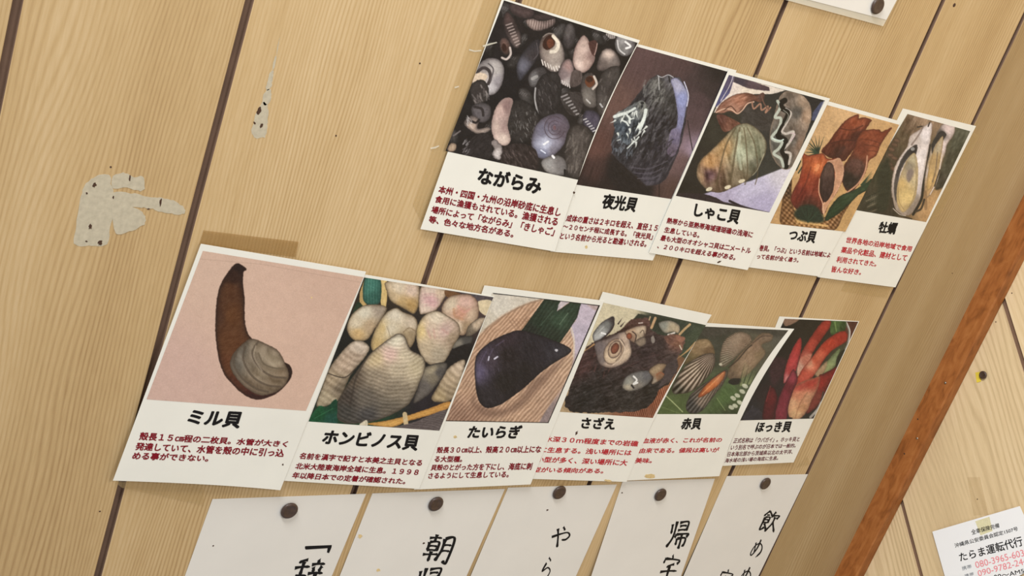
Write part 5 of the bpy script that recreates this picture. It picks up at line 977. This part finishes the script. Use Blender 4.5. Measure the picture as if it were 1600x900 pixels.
P[10] = poster('lower row poster showing ribbed ark clams on green leaves, right edge curling up', LO,
    [(1096, 504), (1241, 514), (1124, 744), (976, 751)], 1.0, 2.6, 0.335, [(1096, 510), (1232, 516), (1152, 647), (1018, 647)], C1, pic_ark_shells, B8,
    ('赤貝', [(1140, 215), (1290, 212), (1270, 308), (1112, 305)]),
    [('血液が赤く、これが名前の', [(828, 372), (1448, 368), (1435, 405), (815, 415)]),
     ('由来である。値段は高いが', [(805, 450), (1425, 445), (1410, 485), (790, 492)]),
     ('美味。', [(770, 525), (900, 530), (890, 568), (758, 570)])], 'red_ink', mids={'r': (1170, 629)}, pmids={'r': (1184, 583)}, curl=2.5, bold=0.028)
P[11] = poster('lower row poster showing red surf clam feet, rightmost of its row', LO,
    [(1218, 494.5), (1342.5, 502), (1240, 722.5), (1128, 728)], 0.5, 2.6, 0.335, [(1226, 498), (1341, 502.8), (1271, 654), (1156, 657)], C1, pic_surf_clams, C2,
    ('ほっき貝', [(775, 250), (1005, 245), (985, 318), (752, 320)]),
    [('正式名称は「ウバガイ」。ホッキ貝と', [(622, 355), (1055, 345), (1045, 378), (610, 390)]),
     ('いう別名で呼ぶのが日本では一般的。', [(602, 400), (1030, 390), (1020, 418), (592, 435)]),
     ('日本海北部から茨城県以北の太平洋、', [(580, 445), (1010, 430), (1000, 460), (572, 478)]),
     ('海水域の浅い場の海底に生息。', [(565, 488), (915, 472), (905, 500), (555, 518)])], 'maroon_ink', bold=0.022)

# small stains on the sheets
def blob(cx, cy, rx, ry, ang, seed, n=14):
    r = np.random.RandomState(seed); t = np.arange(n) / n * 2 * math.pi; k = 1 + 0.18 * r.randn(n)
    x, y = rx * np.cos(t) * k, ry * np.sin(t) * k; a = math.radians(ang)
    return np.c_[cx + x * math.cos(a) - y * math.sin(a), cy + x * math.sin(a) + y * math.cos(a)]
for k, cx, cy, rx, ry, ang, m in ((9, 901, 676.5, 1.6, 3.4, 28, 'speck'), (10, 1015.5, 744, 8.5, 3.2, -4, 'stain'), (9, 950, 751, 6, 1.8, 6, 'stain'), (6, 442, 726, 1.4, 1.4, 0, 'speck'), (3, 1124, 409, 3.2, 1.2, -20, 'speck'), (6, 487, 465, 1.3, 1.3, 0, 'stain'), (8, 711, 683, 2.6, 2.0, 0, 'stain'), (1, 897, 301, 1.6, 1.6, 0, 'speck'), (2, 916, 386, 2.0, 2.6, 0, 'stain')):
    patch('stain', P[k][1], blob(cx, cy, rx, ry, ang, int(cx)), MAT[m], P[k][0], 0.12)

# clear tape holding the posters (each strip belongs to its poster)
def tape(root, pts, h, mat='tape'):
    pts = np.array(pts, float)
    g = coons([tuple(x) for x in pts], None, 6, 2).reshape(-1, 2)
    V = on_wall(g, np.full(len(g), h / 1000)); B = V.copy(); B[:, 1] += 0.00006; k = len(g)
    Fc = [list(f) for f in grid_faces(6, 2)] + [list(f[::-1]) for f in grid_faces(6, 2, k)]
    return mesh_obj('clear_tape', np.r_[V, B], Fc, MAT[mat], root)
tape(P[6][0], [(318, 360), (467, 378), (462, 402), (311, 382)], 0.6, 'old_tape')
tape(P[6][0], [(178, 752), (318, 760), (319, 790), (190, 762)], 0.6)
tape(P[1][0], [(757, -6), (786, -6), (661, 352), (645, 320)], 0.6)
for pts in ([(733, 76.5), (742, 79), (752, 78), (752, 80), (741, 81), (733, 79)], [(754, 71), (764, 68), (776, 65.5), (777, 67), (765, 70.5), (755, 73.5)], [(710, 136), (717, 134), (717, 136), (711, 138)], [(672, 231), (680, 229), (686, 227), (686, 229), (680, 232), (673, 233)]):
    patch('tape_glint', None, pts, MAT['film'], P[1][0], h=0.7 if pts[0][0] < 750 else 2.2)  # whitish slivers that paint the glints of the clear tape
tape(P[5][0], [(1322, 441), (1392, 449), (1386, 466), (1314, 455)], 0.5)
tape(P[5][0], [(1519, 206), (1530, 212), (1470, 335), (1449, 347)], 0.5)
tape(P[3][0], [(1180, 116), (1298, 150), (1297, 156), (1178, 123)], 0.6)
tape(P[11][0], [(1250, 724), (1262, 712), (1266, 726), (1244, 731)], 0.5)

# ------------------------------------------------------------------ hanging strips with brush writing, and their tacks
D3 = (260, 740, 3.636); D4 = (640, 740, 4.444); D5 = (900, 720, 4.0)
def ext(tl, bl, f=1.55): return (tl[0] + (bl[0] - tl[0]) * f, tl[1] + (bl[1] - tl[1]) * f)
SG = 'hanging paper strips with brush writing'
def strip(label, tl, tr, br, bl, lift, texts, mids=None, stains=()):
    br, bl = ext(tr, br), ext(tl, bl)
    sh = Sheet([tl, tr, br, bl], 0.4, lift, 0.555, mids)
    c = on_wall([((br[0] + bl[0]) / 2, (br[1] + bl[1]) / 2)])[0]
    root = tag(empty('paper_strip', (c[0], 0.0, c[2])), label, 'paper strip', SG)
    sh.build('paper_sheet', MAT['strip_paper'], root, n=(10, 20))
    for kind, crop, data in texts:
        if kind == 't': brush_writing('brush_lettering', sh, [(t, Q(crop, *q)) for t, q in data], MAT['black_ink'], root)
        else: patch('brush_bracket', sh, T(crop, data), MAT['black_ink'], root, 0.16)
    for cx, cy, r in stains: patch('stain', sh, blob(cx, cy, r, r * 0.7, -20, int(cx)), MAT['stain' if r > 2 else 'speck'], root, 0.12)
    return root, sh
ST = [
 strip('paper strip beginning with a brushed corner bracket, leftmost of the hanging strips', (332, 780), (572, 771.6), (518.5, 900), (289, 900), 1.0,
       [('p', D3, [(788, 414), (792, 412), (940, 406), (938, 420), (924, 452), (912, 448), (916, 424), (792, 432), (787, 424)]), ('t', D3, [('辞', [(740, 483), (905, 490), (855, 690), (690, 675)])])], stains=((333, 853, 1.4),)),
 strip('paper strip brushed with the kanji for morning, second from the left', (582, 771), (789, 764), (729, 900), (531, 900), 3.4,
       [('t', D4, [('朝', [(132, 415), (318, 440), (272, 628), (86, 605)]), ('帰', [(70, 648), (235, 652), (185, 860), (20, 850)])])], stains=((563, 838, 3.6), (591, 891, 3.4), (662, 849, 1.6))),
 strip('paper strip brushed with two hiragana, between the morning strip and the return home strip', (794, 762), (964, 757), (900, 900), (735.6, 900), 3.8,
       [('t', D4, [('や', [(1000, 365), (1122, 365), (1095, 515), (975, 510)]), ('ら', [(935, 580), (1005, 590), (965, 740), (890, 735)])])], mids=None, stains=((855.5, 797, 1.7),)),
 strip('paper strip brushed with the kanji for returning home, second from the right', (973, 752), (1117, 748), (1064, 900), (924, 900), 8.0,
       [('t', D5, [('帰', [(600, 373), (716, 375), (690, 552), (565, 540)]), ('宅', [(560, 578), (650, 600), (620, 760), (508, 750)])])], stains=((972, 770, 1.3),)),
 strip('paper strip brushed with the kanji for drinking, rightmost of the hanging strips', (1136, 744), (1262.5, 741), (1185, 900), (1068, 900), 3.4,
       [('t', D5, [('飲', [(1185, 308), (1277, 325), (1240, 450), (1132, 440)]), ('め', [(1120, 488), (1178, 490), (1150, 606), (1083, 600)]), ('め', [(1050, 655), (1108, 665), (1075, 782), (1010, 775)])]),
        ('t', D5, [('安', [(915, 668), (985, 690), (950, 810), (876, 795)])])]),
]
def tack_head(root, axis_pts, r, h0):
    """round flat-domed head turned about its pin; axis_pts = (centre on the surface, outward direction)"""
    c, ax = np.array(axis_pts[0]), Vector(axis_pts[1]).normalized()
    u = ax.orthogonal().normalized(); v = ax.cross(u); n = 28
    def lathe(name, prof, mat):
        V, Fc = [], []
        for rr, hh in prof:
            for i in range(n):
                t = i * 2 * math.pi / n; V.append(tuple(Vector(c) + (u * math.cos(t) + v * math.sin(t)) * rr + ax * hh))
        for k in range(len(prof) - 1):
            for i in range(n):
                j = (i + 1) % n; Fc.append([k * n + i, k * n + j, (k + 1) * n + j, (k + 1) * n + i])
        Fc.append([i for i in range(n)][::-1]); Fc.append([(len(prof) - 1) * n + i for i in range(n)])
        mesh_obj(name, V, Fc, mat, root, True)
    lathe('pin_shaft', [(0.0006, h0 - 0.002), (0.0006, h0 + 0.0012)], MAT['pin_metal'])
    lathe('tack_head', [(r * 0.86, h0 + 0.0004), (r, h0 + 0.0010), (r * 1.0, h0 + 0.0020), (r * 0.93, h0 + 0.0028), (r * 0.7, h0 + 0.0032), (r * 0.68, h0 + 0.0031), (r * 0.2, h0 + 0.0034)], MAT['tack'])
TG = 'dark round thumbtacks'
def tack(label, px, r, sh=None, side=False, h=0.0):
    if side:
        h0 = h; c = on_side([px], 0)[0]; ax = (-1, 0, 0)
    else:
        h0 = (float(sh.h(np.array([px], float))[0]) if sh else h) + 0.0001; p = on_wall([px], h0 + 0.002)[0]; c = np.array([p[0], 0, p[2]]); ax = (0, -1, 0)
    root = tag(empty('thumbtack', tuple(c)), label, 'thumbtack', TG)
    tack_head(root, (c, ax), r, h0)
names = ['thumbtack in the strip with the brushed corner bracket', 'thumbtack in the strip brushed with the kanji for morning', 'thumbtack in the strip brushed with two hiragana', 'thumbtack in the strip brushed with the kanji for returning home', 'thumbtack in the strip brushed with the kanji for drinking']
for (nm, px), s_ in zip(zip(names, ((452.5, 798.5), (681.5, 788), (874.5, 770), (1032.5, 773.5), (1196.5, 756))), ST):
    tack('dark brown round ' + nm, px, 0.0083, s_[1])

# ------------------------------------------------------------------ laminated notice at the top edge
sq = [(1236, -220), (1492, -178), (1385, 31), (1118, -38)]
nt = Sheet(sq, 3.2, 0.0, 0.0)
c = on_wall([((sq[2][0] + sq[3][0]) / 2, (sq[2][1] + sq[3][1]) / 2)])[0]
root = tag(empty('laminated_notice', (c[0], 0, c[2])), 'white laminated notice cut off by the top edge, held by a thumbtack', 'notice')
nt.build('paper_sheet', MAT['strip_paper'], root, n=(6, 8))
fl = Sheet([(1230, -232), (1502, -186), (1380, 41), (1102, -34)], 2.9, 0.0, 0.0)
fl.build('laminate_film', MAT['film'], root, 0.1, n=(6, 8))
tack('dark brown round thumbtack in the laminated notice at the top', (1372, 9.5), 0.0085, nt)

# ------------------------------------------------------------------ card on the side wall and its neighbours
E_ = (1440, 780, 7.5)
cq = [(1456.7, 830.7), (1593.3, 790.7), (1632, 876), (1493, 960)]
cs = Sheet(cq, 3.0, 0, 0, side=True)
c = on_side([(1560, 900)])[0]
root = tag(empty('advertising_card', (XR, c[1], c[2])), 'white printed card with pink phone numbers on the slanted boards at bottom right', 'card')
cs.build('card_sheet', MAT['card'], root, 0.3, n=(6, 6))
lettering('name_lettering', cs, [('たらま運転代行', Q(E_, (430, 632), (1165, 428), (1195, 545), (455, 735)))], MAT['black_ink'], root, 0.018)
lettering('small_lettering', cs, [('全車保険完備', Q(E_, (575, 360), (905, 278), (915, 332), (590, 420))), ('沖縄県公安委員会認定1507号', Q(E_, (380, 520), (1120, 318), (1132, 367), (395, 572)))], MAT['black_ink'], root, 0.012)
lettering('hours_lettering', cs, [('00～AM5', Q(E_, (840, 890), (1195, 815), (1205, 862), (855, 950)))], MAT['black_ink'], root, 0.006)
lettering('phone_lettering', cs, [('080-3965-6037', Q(E_, (620, 735), (1245, 573), (1268, 650), (640, 810))), ('090-9782-2444', Q(E_, (650, 838), (1280, 664), (1300, 742), (668, 906)))], MAT['pink_ink'], root, 0.004)
lettering('prefix_lettering', cs, [('携帯', Q(E_, (468, 790), (580, 763), (588, 805), (480, 838))), ('携帯', Q(E_, (500, 880), (608, 853), (612, 892), (507, 920)))], MAT['grey_ink'], root, 0.004)
tq = T(E_, [(628, 258), (795, 205), (832, 372), (690, 425)])
tq2 = T((1280, 700, 4.5), [(1040, 205), (1130, 205), (1190, 470), (1085, 475)])
V = on_side(tq2, 0.0004); mesh_obj('clear_tape', np.r_[V, V + [0.00005, 0, 0]], [[0, 3, 2, 1], [4, 5, 6, 7]], tape_mat('faint_tape_film', (196, 170, 120), 0.08), root)
V = on_side(tq, 0.00306); mesh_obj('clear_tape', np.r_[V, V + [0.00005, 0, 0]], [[0, 3, 2, 1], [4, 5, 6, 7]], tape_mat('pale_yellow_tape', (238, 230, 170), 0.3), root)
root = tag(empty('thumbtack', tuple(on_side([(1537.5, 586)])[0])), 'dark round thumbtack on the slanted pale boards right of the corner trim', 'thumbtack', TG)
tack_head(root, (on_side([(1537.5, 586)])[0], (-1, 0, 0)), 0.0052, 0.001)
sp_ = on_side([(1524, 582), (1531, 581), (1533, 596), (1526, 598)], 0.0006)
yo = mesh_obj('paper_scrap', np.r_[sp_, sp_ + [0.0002, 0, 0]], [[0, 3, 2, 1], [4, 5, 6, 7]] + [[i, (i + 1) % 4, 4 + (i + 1) % 4, 4 + i] for i in range(4)], MAT['yellow'])
tag(yo, 'tiny torn yellow scrap caught beside the thumbtack on the pale boards', 'scrap')

# ------------------------------------------------------------------ torn paper left on the boards
W2 = (0, 230, 3.3333); W1 = (0, 0, 3.3333)
def jag(pts, seed, amp=2.0):
    Q_ = spline(np.array(pts, float), True, 5); r = np.random.RandomState(seed); return Q_ + r.randn(*Q_.shape) * amp
root = tag(empty('torn_paper_residue', tuple(on_wall([(175, 385)])[0])), 'grey torn paper residue in a flag like shape, left of the siphon clam poster', 'paper residue')
for i, pts in enumerate(([(470, 165), (560, 140), (580, 190), (592, 300), (575, 420), (560, 505), (480, 515), (400, 512), (385, 480), (405, 350), (425, 240)], [(582, 160), (640, 135), (700, 155), (748, 155), (745, 225), (660, 210), (590, 212)],
                         [(575, 240), (680, 238), (790, 262), (860, 265), (930, 290), (965, 330), (940, 352), (860, 340), (780, 320), (700, 310), (580, 300)], [(588, 290), (680, 305), (750, 350), (752, 400), (690, 435), (600, 445)])):
    patch('paper_fragment', None, T(W2, jag(pts, i)), MAT['residue'], root, h=0.12 + 0.03 * i)
for (x, y, rx, ry, an) in ((492, 195, 9, 12, 30), (676, 163, 4, 16, 5), (836, 290, 5, 20, 10), (470, 413, 8, 12, 0), (522, 498, 11, 16, 20), (590, 262, 4, 9, 10), (452, 240, 5, 6, 0), (775, 322, 7, 4, 0), (450, 490, 6, 4, 0)):
    patch('dirt_mark', None, T(W2, blob(x, y, rx, ry, an, int(x))), MAT['speck'], root, h=0.28)
root = tag(empty('torn_paper_residue', tuple(on_wall([(404, 214)])[0])), 'drop shaped whitish paper residue on the board above the siphon clam poster', 'paper residue')
for i, pts in enumerate(([(1392, 545), (1398, 600), (1392, 650), (1384, 708), (1345, 720), (1315, 705), (1312, 670), (1325, 620), (1345, 565), (1370, 535)], [(1405, 465), (1412, 500), (1398, 545), (1370, 540), (1372, 490)],
                         [(1424, 370), (1420, 410), (1410, 455), (1385, 470), (1395, 420), (1412, 372)], [(1440, 290), (1432, 345), (1420, 365), (1424, 320)], [(1457, 195), (1448, 250), (1440, 285), (1446, 235)])):
    patch('paper_fragment', None, T(W1, jag(pts, 20 + i, 2.2 if i < 3 else 0.8)), MAT['residue'], root, h=0.10)
for (x, y, rx, ry, an) in ((1350, 578, 11, 22, 20), (1362, 655, 6, 14, 25), (1326, 640, 5, 8, -30)):
    patch('dirt_mark', None, T(W1, blob(x, y, rx, ry, an, int(x))), MAT['speck'], root, h=0.2)
